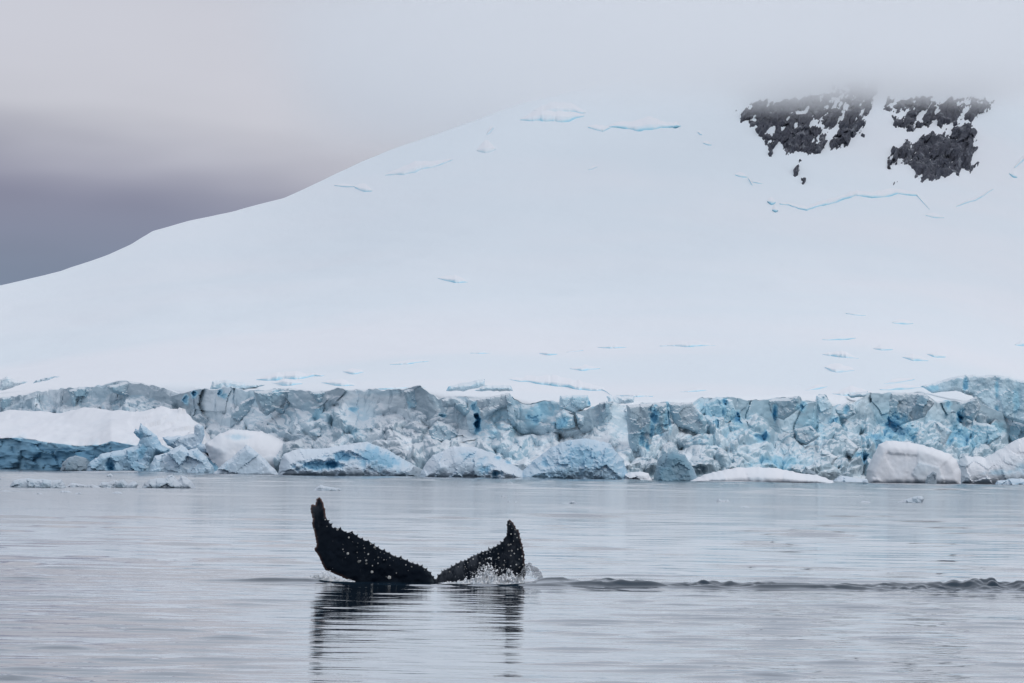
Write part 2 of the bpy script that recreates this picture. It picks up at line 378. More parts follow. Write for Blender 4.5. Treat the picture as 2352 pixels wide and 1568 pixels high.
def poly_dist(a, x, y):
    """Signed distance to a closed polygon, positive inside."""
    d = np.full(x.shape, 1e9); ins = np.zeros(x.shape, bool)
    for (x0, y0), (x1, y1) in zip(a, np.roll(a, -1, 0)):
        ex, ey = x1 - x0, y1 - y0
        t = np.clip(((x - x0) * ex + (y - y0) * ey) / (ex * ex + ey * ey + 1e-12), 0, 1)
        d = np.minimum(d, np.hypot(x - x0 - t * ex, y - y0 - t * ey))
        c = ((y0 > y) != (y1 > y)) & (x < (x1 - x0) * (y - y0) / (y1 - y0 + 1e-12) + x0)
        ins ^= c
    return np.where(ins, d, -d)
rock([(1700, 262), (1720, 235), (1800, 232), (1880, 225), (1940, 190), (2030, 175), (2010, 225), (1995, 270), (1985, 318), (1955, 322), (1948, 338), (1905, 350), (1870, 362), (1820, 360), (1790, 340), (1765, 360), (1748, 330), (1735, 300), (1708, 292)],
     'largest dark rock band under the cloud, broken up by many snow patches', .22, 0, 11)
rock([(2030, 255), (2045, 228), (2110, 215), (2160, 230), (2230, 215), (2280, 235), (2235, 270), (2165, 285), (2095, 308), (2052, 292)], 'faint grey rock band half lost in the cloud at upper right', .15, 0, 23)
rock([(2064, 350), (2082, 330), (2120, 325), (2180, 300), (2232, 275), (2236, 330), (2222, 370), (2205, 372), (2198, 390), (2160, 400), (2135, 410), (2118, 395), (2105, 400), (2085, 370)], 'dark triangular rock face below a diagonal snow ramp', -.35, 0, 31)
rock([(1822, 388), (1838, 395), (1848, 405), (1847, 424), (1838, 412)], 'small dark rock spike alone on the snow below the largest rock band', -.35, 0, 41, 3)
rock([(2054, 351), (2062, 351), (2062, 374), (2054, 374)], 'tiny dark rock at the left tip of the triangular rock face', -.7, 0, 43, 3)

# ------------------------------------------------------------------ the glacier front
BLUE = [  # (u, v, half width, half height, strength): cracks and caves where dense blue ice shows
    (428, 917, 7, 9, .9), (448, 905, 6, 8, 1.0), (515, 910, 8, 7, .7), (505, 902, 4, 8, .9), (1097, 970, 8, 24, 1.35), (1089, 935, 6, 16, .7), (1016, 955, 8, 5, .8), (1292, 972, 20, 12, .85), (1240, 930, 34, 34, .45),
    (1225, 962, 16, 18, .65), (1356, 922, 5, 12, 1.1), (1505, 955, 9, 22, 1.05), (1500, 985, 5, 20, .9), (1534, 955, 7, 32, .85), (1515, 985, 6, 14, .75), (1477, 1008, 6, 18, .85), (1488, 1030, 5, 14, .9), (1644, 978, 6, 14, .9),
    (1666, 922, 6, 9, 1.15), (1662, 945, 4, 10, .9), (1693, 962, 12, 18, 1.05), (1630, 950, 26, 34, .4), (1690, 990, 40, 14, .35), (1750, 1000, 18, 10, .8), (1782, 950, 6, 18, 1.2), (1840, 935, 10, 10, .8), (1865, 975, 30, 30, .3),
    (1922, 968, 14, 8, .85), (1945, 940, 6, 10, .9), (2055, 972, 26, 20, .95), (2060, 995, 34, 22, .7), (2010, 1010, 20, 16, .7), (1985, 1050, 20, 10, .9), (2205, 958, 10, 14, 1.1), (2175, 930, 10, 12, .8), (2225, 1005, 12, 12, .95),
    (2215, 1000, 36, 30, .55), (2290, 985, 30, 14, .5), (1620, 1010, 30, 24, .3), (1130, 985, 20, 12, .3), (820, 1000, 16, 12, .3), (730, 950, 14, 10, .4), (940, 930, 6, 9, .5), (810, 940, 10, 6, .6), (870, 900, 60, 8, .2), (1800, 1060, 60, 14, .45), (640, 900, 10, 8, .4)]
def blue_at(U, V, seed=5):
    n = fbm(U / 13, V / 18, 0, seed, 3, .5); n2 = fbm(U / 14, V / 14, 3, seed + 1, 4, .6)
    r = np.zeros(U.shape)
    for (bu, bv, ru, rv, s) in BLUE:
        m = (np.abs(U - bu) < 2.2 * ru) & (np.abs(V - bv) < 2.2 * rv)
        if m.any():
            d = np.hypot((U[m] - bu) / ru + .5 * n2[m], (V[m] - bv) / rv) + .32 * n[m]
            r[m] = np.maximum(r[m], s * np.clip(1.5 - d * 1.05, 0, 1))
    return r
ug = np.concatenate([np.linspace(-900, -60, 160, endpoint=False), np.linspace(-60, 2420, 1250, endpoint=False), np.linspace(2420, 3400, 180)])
YG = np.interp(ug, _ut, _yt) - 10
top = pl(CLIFF, ug); top += 2.0 * vnoise(ug / 9, 0 * ug, 0, 71) + 3 * vnoise(ug / 26, 0 * ug, 0, 72)
foot = np.maximum(top + 60 + 26 * vnoise(ug / 60, 0 * ug, 0, 73), top + 30)
shore = pl(SHORE, ug)
def line(v, Y): return P(ug, v, Y)
LN = [line(top + 6, YG + 9) - [0, 0, .7], line(top - .5, YG + 1.2), line(top + 1, YG), line(foot, YG - 1.8), line(horizon(ug), YG - 22)]
LN[0][:, 2] -= .5
for z in (.25, -.8):
    w = LN[4].copy() if z > 0 else LN[5].copy(); w[:, 2] = z if z > 0 else -.8
    if z < 0: w[:, 1] += .8
    LN.append(w)
NS = [4, 2, 78, 96, 8, 3]
G = []; S = []
for k, ns in enumerate(NS):
    for t in np.linspace(0, 1, ns, endpoint=False):
        G.append(LN[k] * (1 - t) + LN[k + 1] * t); S.append(k + t)
G.append(LN[-1]); S.append(float(len(NS)))
G = np.array(G); S = np.array(S)[:, None]
X, Yv, Z = G[..., 0], G[..., 1], G[..., 2]
pz = Z * (np.array(FPX / YG)[None, :]); Ug = np.broadcast_to(ug, X.shape); Vg = horizon(ug)[None, :] - (Z - CAMH) * FPX / Yv
wx = fbm(X / 5, Z / 5, 0, 80, 3) * .6; wz = fbm(X / 4, Z / 4, 5, 81, 3) * .5
rub = np.clip((S - 2.55 + .35 * fbm(X / 7, Z / 9, 0, 88, 3)) / .6, 0, 1)     # rubble below, clean break above
f1, e1, c1 = facets(X / 5.2 + wx * .3, Z / 7 + wz * .3, 101, 1.1)
k1, q1 = chunks(X / 4.4 + wx * .6, Z / 3.4 + wz * .6, 103, 1.0, 1.2)
k2, q2 = chunks(X / 1.9 + wx, Z / 1.6 - wz, 111, 1.0, 1.1)
k3, q3 = chunks(X / .85 + wx, Z / .7 + wz, 121, 1.1, 1.0)
k4, q4 = chunks(X / .42, Z / .36 + wx, 131, 1.2, 1.0)
wt = np.clip((S - .8) / .5, 0, 1) * np.clip((len(NS) - 1 - S) / .6, 0, 1)
f0, e0, c0 = facets(X / 9 + wx * .2, Z / 16 + .3, 105, 1.2)
fr = np.exp(-(vnoise(X / 2.6 + .25 * wx, Z / 11, 0, 92) / .07) ** 2) * np.clip(.3 + vnoise(X / 9, Z / 9, 0, 93), 0, 1)      # upright fractures
amp = (1.3 * f0 + 1.1 * f1 + .35 * k2 + .10 * k3 - 1.0 * fr) * (1 - rub) + rub * (4.3 * k1 + 2.4 * k2 + 1.0 * k3 + .36 * k4 + .5 * f0 - 3.0) + .10 * fbm(X / .9, Z / .9, 0, 95, 3, .5) + .9 * fbm(X / 6, Z / 6, 0, 96, 3)
big = fbm(X / 16, 0 * X, 0, 91, 3) * 3.0
spot = blue_at(Ug, Vg)
BL = np.maximum(spot, np.clip((q1 - .75) / .25, 0, 1) * .16) + .22 * np.clip(fbm(X / 13, Z / 9, 0, 97, 2), 0, 1) + .05 * np.clip((Ug - 1150) / 500, 0, 1) + .10 * np.clip(c0 - .55, 0, 1)
hole = np.clip(spot - .55, 0, 1)
G[..., 1] += wt * (-amp + hole * 2.6) + big * np.clip(S - .5, 0, 1)
G[..., 2] += wt * rub * (.9 * k2 + .30 * k3 - .4) * np.clip(Z / 1.5, 0, 1)
G[..., 0] += wt * .25 * fbm(X / 2, Z / 2, 0, 99, 3)
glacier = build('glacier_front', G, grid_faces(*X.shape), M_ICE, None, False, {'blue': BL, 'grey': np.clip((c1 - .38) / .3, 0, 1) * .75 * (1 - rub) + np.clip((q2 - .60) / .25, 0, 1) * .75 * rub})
tag(glacier, 'broken grey and blue glacier ice cliff along the shore', kind='structure')

def solid(name, poly, mat, Yoff=0.0, T=2.0, k=1.5, lean=.6, fac=.35, fs=2.0, res=3.0, blue=.1, spots=(), parent=None, smooth=False, wob=.05, seed=0, afloat=True, Yabs=None, back=.7, edge=1.0, grey=0.0, label=None, cat=None, group=None):
    """A lump of ice with the outline POLY: k metres of rounding at the rim, T metres thick towards us, LEAN metres further out at the foot, broken into facets."""
    a = np.array(poly, float)
    um = a[:, 0].mean()
    Y = float(Yabs if Yabs is not None else (np.min(Yb(np.array([a[:, 0].min(), um, a[:, 0].max()]))) if afloat else Yb(um)) + Yoff)
    # refine and roughen the outline
    pts = []
    for (p, q) in zip(a, np.roll(a, -1, 0)):
        n = max(1, int(np.hypot(*(q - p)) / res))
        for t in np.arange(n) / n: pts.append(p + (q - p) * t)
    pts = np.array(pts)
    pts[:, 0] += edge * res * .45 * vnoise(pts[:, 0] / 7, pts[:, 1] / 7, 0, seed + 1); pts[:, 1] += edge * res * .45 * vnoise(pts[:, 0] / 7, pts[:, 1] / 7, 3, seed + 2)
    W = P(pts[:, 0], pts[:, 1], np.full(len(pts), Y))
    poly2 = W[:, [0, 2]]
    px = Y / FPX; st = res * px
    gx, gz = np.meshgrid(np.arange(poly2[:, 0].min(), poly2[:, 0].max(), st), np.arange(poly2[:, 1].min(), poly2[:, 1].max(), st))
    gx = gx.ravel() + rng.uniform(-.3, .3, gx.size) * st; gz = gz.ravel() + rng.uniform(-.3, .3, gz.size) * st
    din = poly_dist(poly2, gx, gz); m = din > st * .55
    allp = np.concatenate([poly2, np.stack([gx[m], gz[m]], -1)])
    nb = len(poly2)
    r = geometry.delaunay_2d_cdt([Vector(p) for p in allp], [(i, (i + 1) % nb) for i in range(nb)], [list(range(nb))], 1, 1e-6)
    co = np.array([(p.x, p.y) for p in r[0]]); tris = [f for f in r[2] if len(f) == 3]
    d = poly_dist(poly2, co[:, 0], co[:, 1]).clip(0); bnd = d < 1e-4
    zt, zb = co[:, 1].max(), max(0, co[:, 1].min()) if afloat else co[:, 1].min()
    rim = np.sqrt(np.clip(1 - (1 - np.clip(d / k, 0, 1)) ** 2, 0, 1))
    low = np.clip((zt - co[:, 1]) / (zt - zb + 1e-6), 0, 1)
    x, z = co[:, 0] + seed * 13.1, co[:, 1]
    fv, fe, fc = facets(x / fs, z / fs, seed + 11, 1.4); gv, ge, gc = facets(x / fs * 2.6, z / fs * 2.6, seed + 21, 1.4)
    U = CX + (co[:, 0] / Y * FPX); V = horizon(U) - (co[:, 1] - CAMH) * FPX / Y
    bl = np.full(len(co), blue) + .10 * fv
    hole = np.zeros(len(co))
    nn = fbm(U / 10, V / 10, 0, seed + 3, 3)
    for (bu, bv, ru, rv, s) in spots:
        q = np.clip(1.5 - (np.hypot((U - bu) / ru, (V - bv) / rv) + .4 * nn), 0, 1); bl = np.maximum(bl, s * q); hole = np.maximum(hole, q * max(0, s - .4))
    off = rim * (T + lean * low + fac * (1.15 * fv + .28 * gv) + wob * fbm(x / .7, z / .7, 0, seed + 31, 3)) - hole * T * .8 * np.clip(d / .4, 0, 1)
    off = np.maximum(off, .02 * rim); off = np.where(bnd, 0, off)
    fr = np.stack([co[:, 0], Y - off, co[:, 1]], -1)
    inner = np.where(~bnd)[0]; idx = np.arange(len(co)); idx[inner] = len(co) + np.arange(len(inner))
    bk = np.stack([co[inner, 0], Y + rim[inner] * back * T, co[inner, 1]], -1)
    F = np.array(tris, int); FB = idx[F][:, ::-1]
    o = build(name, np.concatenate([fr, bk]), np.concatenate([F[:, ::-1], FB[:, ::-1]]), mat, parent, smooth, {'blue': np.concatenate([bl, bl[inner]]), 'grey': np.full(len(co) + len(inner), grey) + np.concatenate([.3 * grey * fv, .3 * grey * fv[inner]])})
    if label: tag(o, label, cat, group)
    return o

def A(pts, x0, y0=819.2, s=.2613): return [(x0 + s * a, y0 + s * b) for a, b in pts]
RA, RB, RC, RD = 0.0, 546.2, 1092.3, 1737.5
BLOCKS = [
    (A([(135, 300), (280, 290), (400, 268), (620, 292), (720, 430), (640, 520), (520, 480), (430, 530), (330, 470), (250, 520), (190, 470)], RB), .1), (A([(625, 312), (760, 300), (880, 282), (895, 410), (740, 445)], RB), .12),
    (A([(1450, 302), (1580, 258), (1640, 280), (1690, 335), (1722, 460), (1560, 505), (1500, 440)], RB), .08), (A([(1788, 372), (1900, 348), (2010, 400), (2066, 500), (2010, 545), (1900, 440), (1800, 445)], RB), .1),
    (A([(10, 372), (150, 345), (300, 316), (345, 440), (230, 450), (160, 495), (60, 560), (20, 480)], RC), .08), (A([(1085, 700), (1180, 580), (1330, 512), (1410, 600), (1320, 695), (1200, 690)], RB), .15),
    (A([(735, 600), (850, 620), (890, 765), (800, 785), (690, 720), (620, 660)], RB), .15), (A([(910, 458), (990, 453), (1062, 480), (1000, 525), (910, 535)], RB), .15), (A([(1675, 640), (1750, 558), (1870, 600), (1985, 700), (1850, 765), (1700, 755)], RB), .12),
    (A([(1655, 875), (1740, 758), (1810, 770), (1720, 880)], RB), .2), (A([(1325, 422), (1500, 412), (1680, 400), (1700, 650), (1560, 700), (1500, 950), (1430, 900), (1360, 965), (1340, 650)], RC), .1),
    (A([(1690, 402), (1900, 400), (2035, 560), (2000, 725), (1870, 640), (1750, 622)], RC), .08), (A([(700, 522), (770, 460), (865, 520), (880, 620), (800, 640), (715, 632)], RC), .3), (A([(880, 492), (960, 520), (950, 602), (890, 582)], RC), .15),
    (A([(740, 340), (990, 338), (1015, 430), (880, 500), (740, 452)], RC), .35), (A([(1088, 402), (1160, 390), (1180, 500), (1105, 600)], RC), .12), (A([(2095, 685), (2230, 650), (2360, 625), (2380, 770), (2200, 775)], RC), .25),
    (A([(1980, 420), (2120, 350), (2260, 380), (2300, 520), (2120, 660), (2030, 600)], RC), .42), (A([(0, 382), (180, 368), (370, 343), (385, 450), (240, 562), (120, 500), (0, 545)], RD), .12), (A([(528, 342), (600, 328), (662, 420), (662, 500), (590, 560), (520, 622), (480, 560)], RD), .3),
    (A([(680, 442), (820, 398), (875, 500), (800, 545), (690, 542)], RD), .18), (A([(870, 400), (990, 330), (1200, 313), (1470, 318), (1565, 400), (1480, 525), (1380, 560), (1250, 605), (1120, 540), (1000, 585), (900, 500)], RD), .1),
    (A([(1565, 395), (1680, 380), (1850, 390), (1930, 348), (1975, 430), (1900, 565), (1760, 500), (1640, 525)], RD), .12), (A([(1745, 690), (1830, 615), (1900, 568), (2095, 600), (2150, 700), (2000, 800), (1880, 840), (1760, 800)], RD), .4),
    (A([(2100, 640), (2260, 570), (2420, 580), (2420, 760), (2230, 740)], RD), .35), (A([(1380, 620), (1600, 570), (1720, 660), (1650, 780), (1450, 740)], RD), .2), (A([(330, 640), (480, 600), (560, 700), (430, 780), (320, 740)], RD), .05),
    (A([(620, 720), (760, 680), (900, 800), (840, 890), (680, 820)], RD), .05), (A([(390, 880), (560, 800), (720, 880), (660, 960), (430, 960)], RD), .1), (A([(0, 355), (120, 352), (260, 338), (385, 430), (380, 478), (0, 480)], RA), .1),
    (A([(600, 292), (700, 262), (830, 280), (900, 360), (985, 482), (820, 470), (650, 482), (620, 380)], RA), .1), (A([(930, 262), (1050, 232), (1130, 213), (1260, 232), (1392, 262), (1320, 350), (1200, 402), (1090, 340), (1000, 322)], RA), .08),
    (A([(1390, 262), (1480, 300), (1585, 332), (1600, 420), (1500, 432), (1420, 342)], RA), .1), (A([(1600, 330), (1760, 270), (1860, 330), (1840, 430), (1700, 470), (1620, 430)], RA), .2), (A([(1090, 400), (1200, 380), (1420, 390), (1400, 470), (1110, 475)], RA), .12),
    (A([(2030, 500), (2120, 400), (2250, 330), (2330, 480), (2340, 620), (2180, 640), (2020, 620)], RA), .08)]
for i, (poly, bl) in enumerate(BLOCKS):
    um = np.mean([p[0] for p in poly]); vm = max(p[1] for p in poly); vt = min(p[1] for p in poly)
    depth = 31 - 16 * max(0, min(1, (vm - 990) / 100)) + (1.5 if vm < 960 else 0)
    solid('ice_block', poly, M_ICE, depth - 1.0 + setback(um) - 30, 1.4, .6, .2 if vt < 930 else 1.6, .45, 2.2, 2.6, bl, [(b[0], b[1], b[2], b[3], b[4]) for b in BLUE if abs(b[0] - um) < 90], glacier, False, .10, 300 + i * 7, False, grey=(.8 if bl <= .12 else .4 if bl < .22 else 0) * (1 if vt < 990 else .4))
# blue ice steps standing back from the cliff edge
for i, (poly, bl, dy) in enumerate([(A([(1830, 300), (1850, 262), (2000, 225), (2170, 195), (2175, 255), (1990, 300)], RB), .42, 46), (A([(2080, 300), (2180, 250), (2400, 250), (2420, 300)], RB), .5, 44),
                                    (A([(1440, 260), (1560, 228), (1700, 180), (1850, 158), (2140, 160), (2420, 220), (2600, 300), (2600, 600), (2350, 590), (2080, 510), (1990, 430), (1890, 340), (1750, 300), (1540, 315)], RD), .42, 40),
                                    (A([(1840, 300), (1870, 215), (2000, 200), (2220, 240), (2330, 250), (2180, 290), (2000, 320)], RA), .4, 42), (A([(0, 200), (0, 300), (110, 270), (250, 220), (150, 210), (60, 170)], RA), .12, 60),
                                    (A([(300, 215), (420, 178), (530, 172), (380, 215), (290, 235)], RA), .2, 60), (A([(1150, 345), (1400, 345), (1390, 400), (1180, 430)], RC), .25, 38), (A([(800, 330), (980, 300), (975, 350), (830, 360)], RD), .5, 42)]):
    um = np.mean([p[0] for p in poly])
    solid('ice_step', poly, M_ICE, dy + setback(um) - 30, 1.2, .6, 1.0, .3, 3.0, 3.0, bl * .45, [(2217, 885, 6, 16, .95), (2290, 892, 4, 18, .7), (2335, 920, 10, 30, .6), (2290, 945, 4, 10, .95), (2140, 892, 20, 8, .6), (660, 868, 4, 8, 1.0), (1030, 890, 10, 8, .7)], glacier, False, .15, 700 + i, False)

# ------------------------------------------------------------------ bergs along the foot of the cliff
def loft(name, lines, mat, nu, ns, disp, smooth=False, parent=None, uext=None):
    u = np.linspace(uext[0], uext[1], nu)
    L = [P(u, pl(pts, u), Y(u)) for pts, Y in lines]
    rows = []; s = []
    for k in range(len(L) - 1):
        for t in np.linspace(0, 1, ns[k], endpoint=False): rows.append(L[k] * (1 - t) + L[k + 1] * t); s.append(k + t)
    rows.append(L[-1]); s.append(len(L) - 1)
    G = np.array(rows); G, B = disp(G, np.array(s)[:, None] + 0 * G[..., 0], np.broadcast_to(u, G.shape[:2]))
    return build(name, G, grid_faces(*G.shape[:2]), mat, parent, smooth, {'blue': B})
TT = [(-900, 960), (-300, 955), (0, 945), (110, 942), (260, 944), (380, 941), (430, 948), (462, 970), (490, 1012), (515, 1060), (540, 1095)]
TE = [(-900, 1000), (-300, 1004), (0, 1005), (45, 1004), (90, 1011), (150, 1019), (180, 1023), (230, 1020), (255, 1011), (290, 1018), (330, 1026), (400, 1034), (470, 1044), (505, 1074), (540, 1100)]
def tab_disp(G, S, U):
    X, Z = G[..., 0], G[..., 2]
    f, e, c = facets(X / 3.4, Z / 2.2 + X / 9, 811, 1.4); g, ge, gc = facets(X / 1.2, Z / 1.0, 821, 1.4)
    w = np.clip((S - 1.9 + .22 * fbm(X / 2.2, 0 * X, 0, 805, 3)) / .3, 0, 1)
    top = np.clip(S, 0, 1) * (1 - w); G[..., 2] += top * (.38 * fbm(X / 7, G[..., 1] / 13, 0, 806, 4) + .4 * np.clip((U - 260) / 160, 0, 1) * facets(X / 2.6, G[..., 1] / 6, 807, 1.3)[0])
    G[..., 1] -= w * (1.1 * f + .5 * g + .8 * fbm(X / 5, Z / 2, 0, 831, 4)); G[..., 2] += (1 - w) * (.22 * fbm(X / 9, G[..., 1] / 14, 0, 841, 3)) * np.clip(S, 0, 1)
    return G, w * (.52 + .35 * np.clip((S - 2.4) * 1.4, 0, 1) + .12 * f)
t1 = loft('iceberg', [([(p[0], p[1] + 60) for p in TT], lambda u: Yb(u) + 42), (TT, lambda u: Yb(u) + 38), (TE, lambda u: Yb(u) + 1.5), ([(p[0], p[1] + 3) for p in TE], lambda u: Yb(u) + 1.2), (SHORE, lambda u: Yb(u) - .4), ([(p[0], p[1] + 12) for p in SHORE], lambda u: Yb(u) - .2)],
          M_BERGSNOW, 420, [4, 40, 4, 50, 6], tab_disp, True, None, (-900, 535))
tag(t1, 'broad snow topped berg with a dark blue grey front at the left edge', 'iceberg', 'bergs along the glacier foot')
G_ = 'bergs along the glacier foot'
def berg(poly, mat, label, **kw): return solid('iceberg', poly, mat, label=label, cat='iceberg', group=G_, **kw)
berg([(492, 1100), (484, 1060), (470, 1020), (500, 998), (535, 985), (600, 990), (650, 1010), (690, 1038), (715, 1062), (720, 1100)], M_BERGSNOW, 'smooth white snow hummock behind the grey pyramid shaped berg', Yoff=28, T=4, k=3.2, lean=3, fac=.12, fs=3, blue=.02, spots=[(555, 1003, 30, 6, .5), (660, 1060, 20, 8, .35)], smooth=True, seed=2)
berg([(372, 1004), (420, 1000), (445, 995), (447, 978), (455, 972), (466, 978), (470, 1000), (462, 1018), (490, 1032), (507, 1054), (498, 1062), (482, 1046), (440, 1036), (410, 1034), (385, 1022)], M_BERG, 'grey leaning ice spire between the horned berg and the snow hummock', Yoff=5, T=1.2, k=.7, lean=.8, blue=.12, spots=[(441, 960, 5, 12, .8)], seed=3, afloat=False)
berg([(135, 1090), (142, 1066), (152, 1054), (172, 1045), (196, 1050), (210, 1062), (215, 1090)], M_DARKICE, 'low dark blue ice lump left of the horned berg', Yoff=-1.5, T=1.5, k=1.0, lean=.6, blue=.1, seed=4)
berg([(196, 1092), (204, 1062), (235, 1041), (285, 1031), (316, 1023), (321, 1008), (306, 993), (311, 984), (319, 986), (322, 971), (343, 986), (360, 1000), (371, 1020), (390, 1032), (384, 1046), (362, 1046), (349, 1062), (347, 1094)], M_BERG, 'pale blue berg with a curved horn pointing up', Yoff=-3, T=1.7, k=1.1, lean=1.1, blue=.38, spots=[(258, 1066, 8, 14, 1.1), (262, 1070, 5, 12, 1.2), (322, 1000, 12, 10, .6), (330, 1035, 16, 20, .6)], seed=5)
berg([(338, 1096), (345, 1066), (356, 1047), (385, 1039), (416, 1020), (432, 1034), (452, 1028), (474, 1050), (490, 1070), (497, 1098)], M_BERG, 'pale jagged berg with a grey shaded front beside the horned berg', Yoff=-4, T=1.6, k=.9, lean=1.3, fac=.6, fs=2.4, blue=.2, spots=[(455, 1040, 26, 12, .4)], seed=6)
berg([(484, 1098), (500, 1074), (530, 1052), (567, 1020), (590, 1038), (612, 1058), (650, 1098)], M_BERG, 'grey pyramid shaped berg with a single pointed top', Yoff=-7, T=1.3, k=.8, lean=1.4, fac=.25, fs=3.4, blue=.08, seed=7)
berg([(636, 1100), (644, 1060), (650, 1042), (690, 1030), (740, 1030), (800, 1020), (842, 1014), (885, 1030), (925, 1052), (955, 1072), (985, 1108)], M_BERG, 'wide berg with dark blue hollows under a lavender snow cap', Yoff=-2, T=2.6, k=2.2, lean=2.2, fac=.35, fs=3.2, blue=.05,
     spots=[(735, 1070, 42, 9, .9), (765, 1068, 18, 8, 1.25), (800, 1050, 34, 10, .85), (870, 1050, 50, 22, .62), (890, 1062, 50, 18, .62), (860, 1035, 22, 14, .55)], seed=8)
berg([(926, 1108), (936, 1086), (950, 1071), (964, 1075), (976, 1088), (986, 1108)], M_DARKICE, 'small dark triangular ice block in front of the pale mounds', Yoff=-8, T=1.0, k=.7, lean=.6, blue=.0, seed=9)
berg([(958, 1108), (972, 1072), (992, 1046), (1040, 1024), (1095, 1027), (1135, 1042), (1175, 1064), (1205, 1082), (1225, 1112)], M_BERG, 'pale lavender mound flecked with bright blue on its right', Yoff=-3, T=3, k=2.8, lean=2.6, fac=.3, fs=2.2, blue=.06,
     spots=[(1148, 1035, 16, 5, .75), (1150, 1050, 6, 8, .75), (1212, 1060, 10, 7, .95), (1172, 1060, 8, 6, .8), (1120, 1078, 16, 9, .6), (1145, 1087, 10, 6, .95), (1080, 1045, 24, 8, .45), (1110, 1060, 14, 9, .5)], seed=10)
berg([(1180, 1114), (1198, 1084), (1222, 1060), (1268, 1026), (1300, 1012), (1345, 1006), (1400, 1018), (1432, 1056), (1452, 1116)], M_BERG, 'large rounded blue grey dome of rough ice near the centre', Yoff=-1, T=3, k=3, lean=2.4, fac=.36, fs=1.7, blue=.36, wob=.16, spots=[(1340, 1050, 60, 36, .52), (1255, 1062, 12, 12, .6)], seed=11)
berg([(1428, 1116), (1434, 1088), (1462, 1082), (1490, 1086), (1502, 1116)], M_BERGSNOW, 'small white ice chunk just right of the blue dome', Yoff=-4, T=1.0, k=.8, lean=.6, blue=.0, seed=12)
berg([(1498, 1116), (1510, 1056), (1522, 1044), (1545, 1036), (1574, 1044), (1590, 1070), (1612, 1118)], M_DARKICE, 'teal grey pointed berg between the blue dome and the flat floe', Yoff=0, T=1.6, k=1.1, lean=1.2, blue=.42, seed=13)
berg([(1838, 1100), (1843, 1082), (1850, 1071), (1864, 1080), (1880, 1090), (1884, 1102)], M_DARKICE, 'dark wedge of ice poking up behind the long flat floe', Yoff=2, T=.8, k=.5, lean=.4, blue=.1, seed=14)
berg([(1560, 1118), (1585, 1102), (1625, 1087), (1690, 1074), (1740, 1072), (1785, 1076), (1840, 1086), (1885, 1092), (1912, 1104), (1920, 1120)], M_BERGSNOW, 'long low flat white floe in front of the cliff', Yoff=-6, T=2.2, k=1.8, lean=2.4, fac=.1, fs=3, blue=.02, smooth=True, seed=15)
berg([(1902, 1120), (1916, 1102), (1932, 1091), (1962, 1096), (1992, 1100), (2002, 1120)], M_BERG, 'thin pale ice slab wedged between flat floe and white block', Yoff=-4, T=1.2, k=.8, lean=.8, blue=.15, seed=16)
berg([(2190, 1122), (2196, 1066), (2214, 1046), (2262, 1050), (2300, 1030), (2330, 1011), (2362, 1000), (2440, 1006), (2520, 1040), (2560, 1124)], M_BERGSNOW, 'rounded white berg cut off by the right edge of the picture', Yoff=-2, T=3.2, k=2.6, lean=2.6, fac=.25, fs=2.6, blue=.05, spots=[(2300, 1085, 30, 6, .4), (2345, 1075, 14, 14, .4)], seed=17)
berg([(1986, 1120), (1991, 1080), (2003, 1050), (2018, 1020), (2036, 1011), (2090, 1015), (2140, 1027), (2180, 1042), (2197, 1056), (2206, 1080), (2208, 1120)], M_BERGSNOW, 'big smooth white block berg with a rounded top at the right', Yoff=-5, T=3, k=1.5, lean=1.6, fac=.18, fs=4, blue=.0, smooth=True, seed=18)
berg([(2122, 1118), (2130, 1092), (2144, 1082), (2150, 1086), (2152, 1118)], M_DARKICE, 'small grey ice tooth at the foot of the big white block', Yoff=-82, T=.6, k=.4, lean=.3, blue=.0, seed=19)
berg([(2280, 1120), (2292, 1104), (2330, 1098), (2400, 1102), (2420, 1122)], M_BERG, 'low bluish brash ice ledge below the rounded right edge berg', Yoff=-48, T=1, k=.7, lean=.6, blue=.2, seed=20)

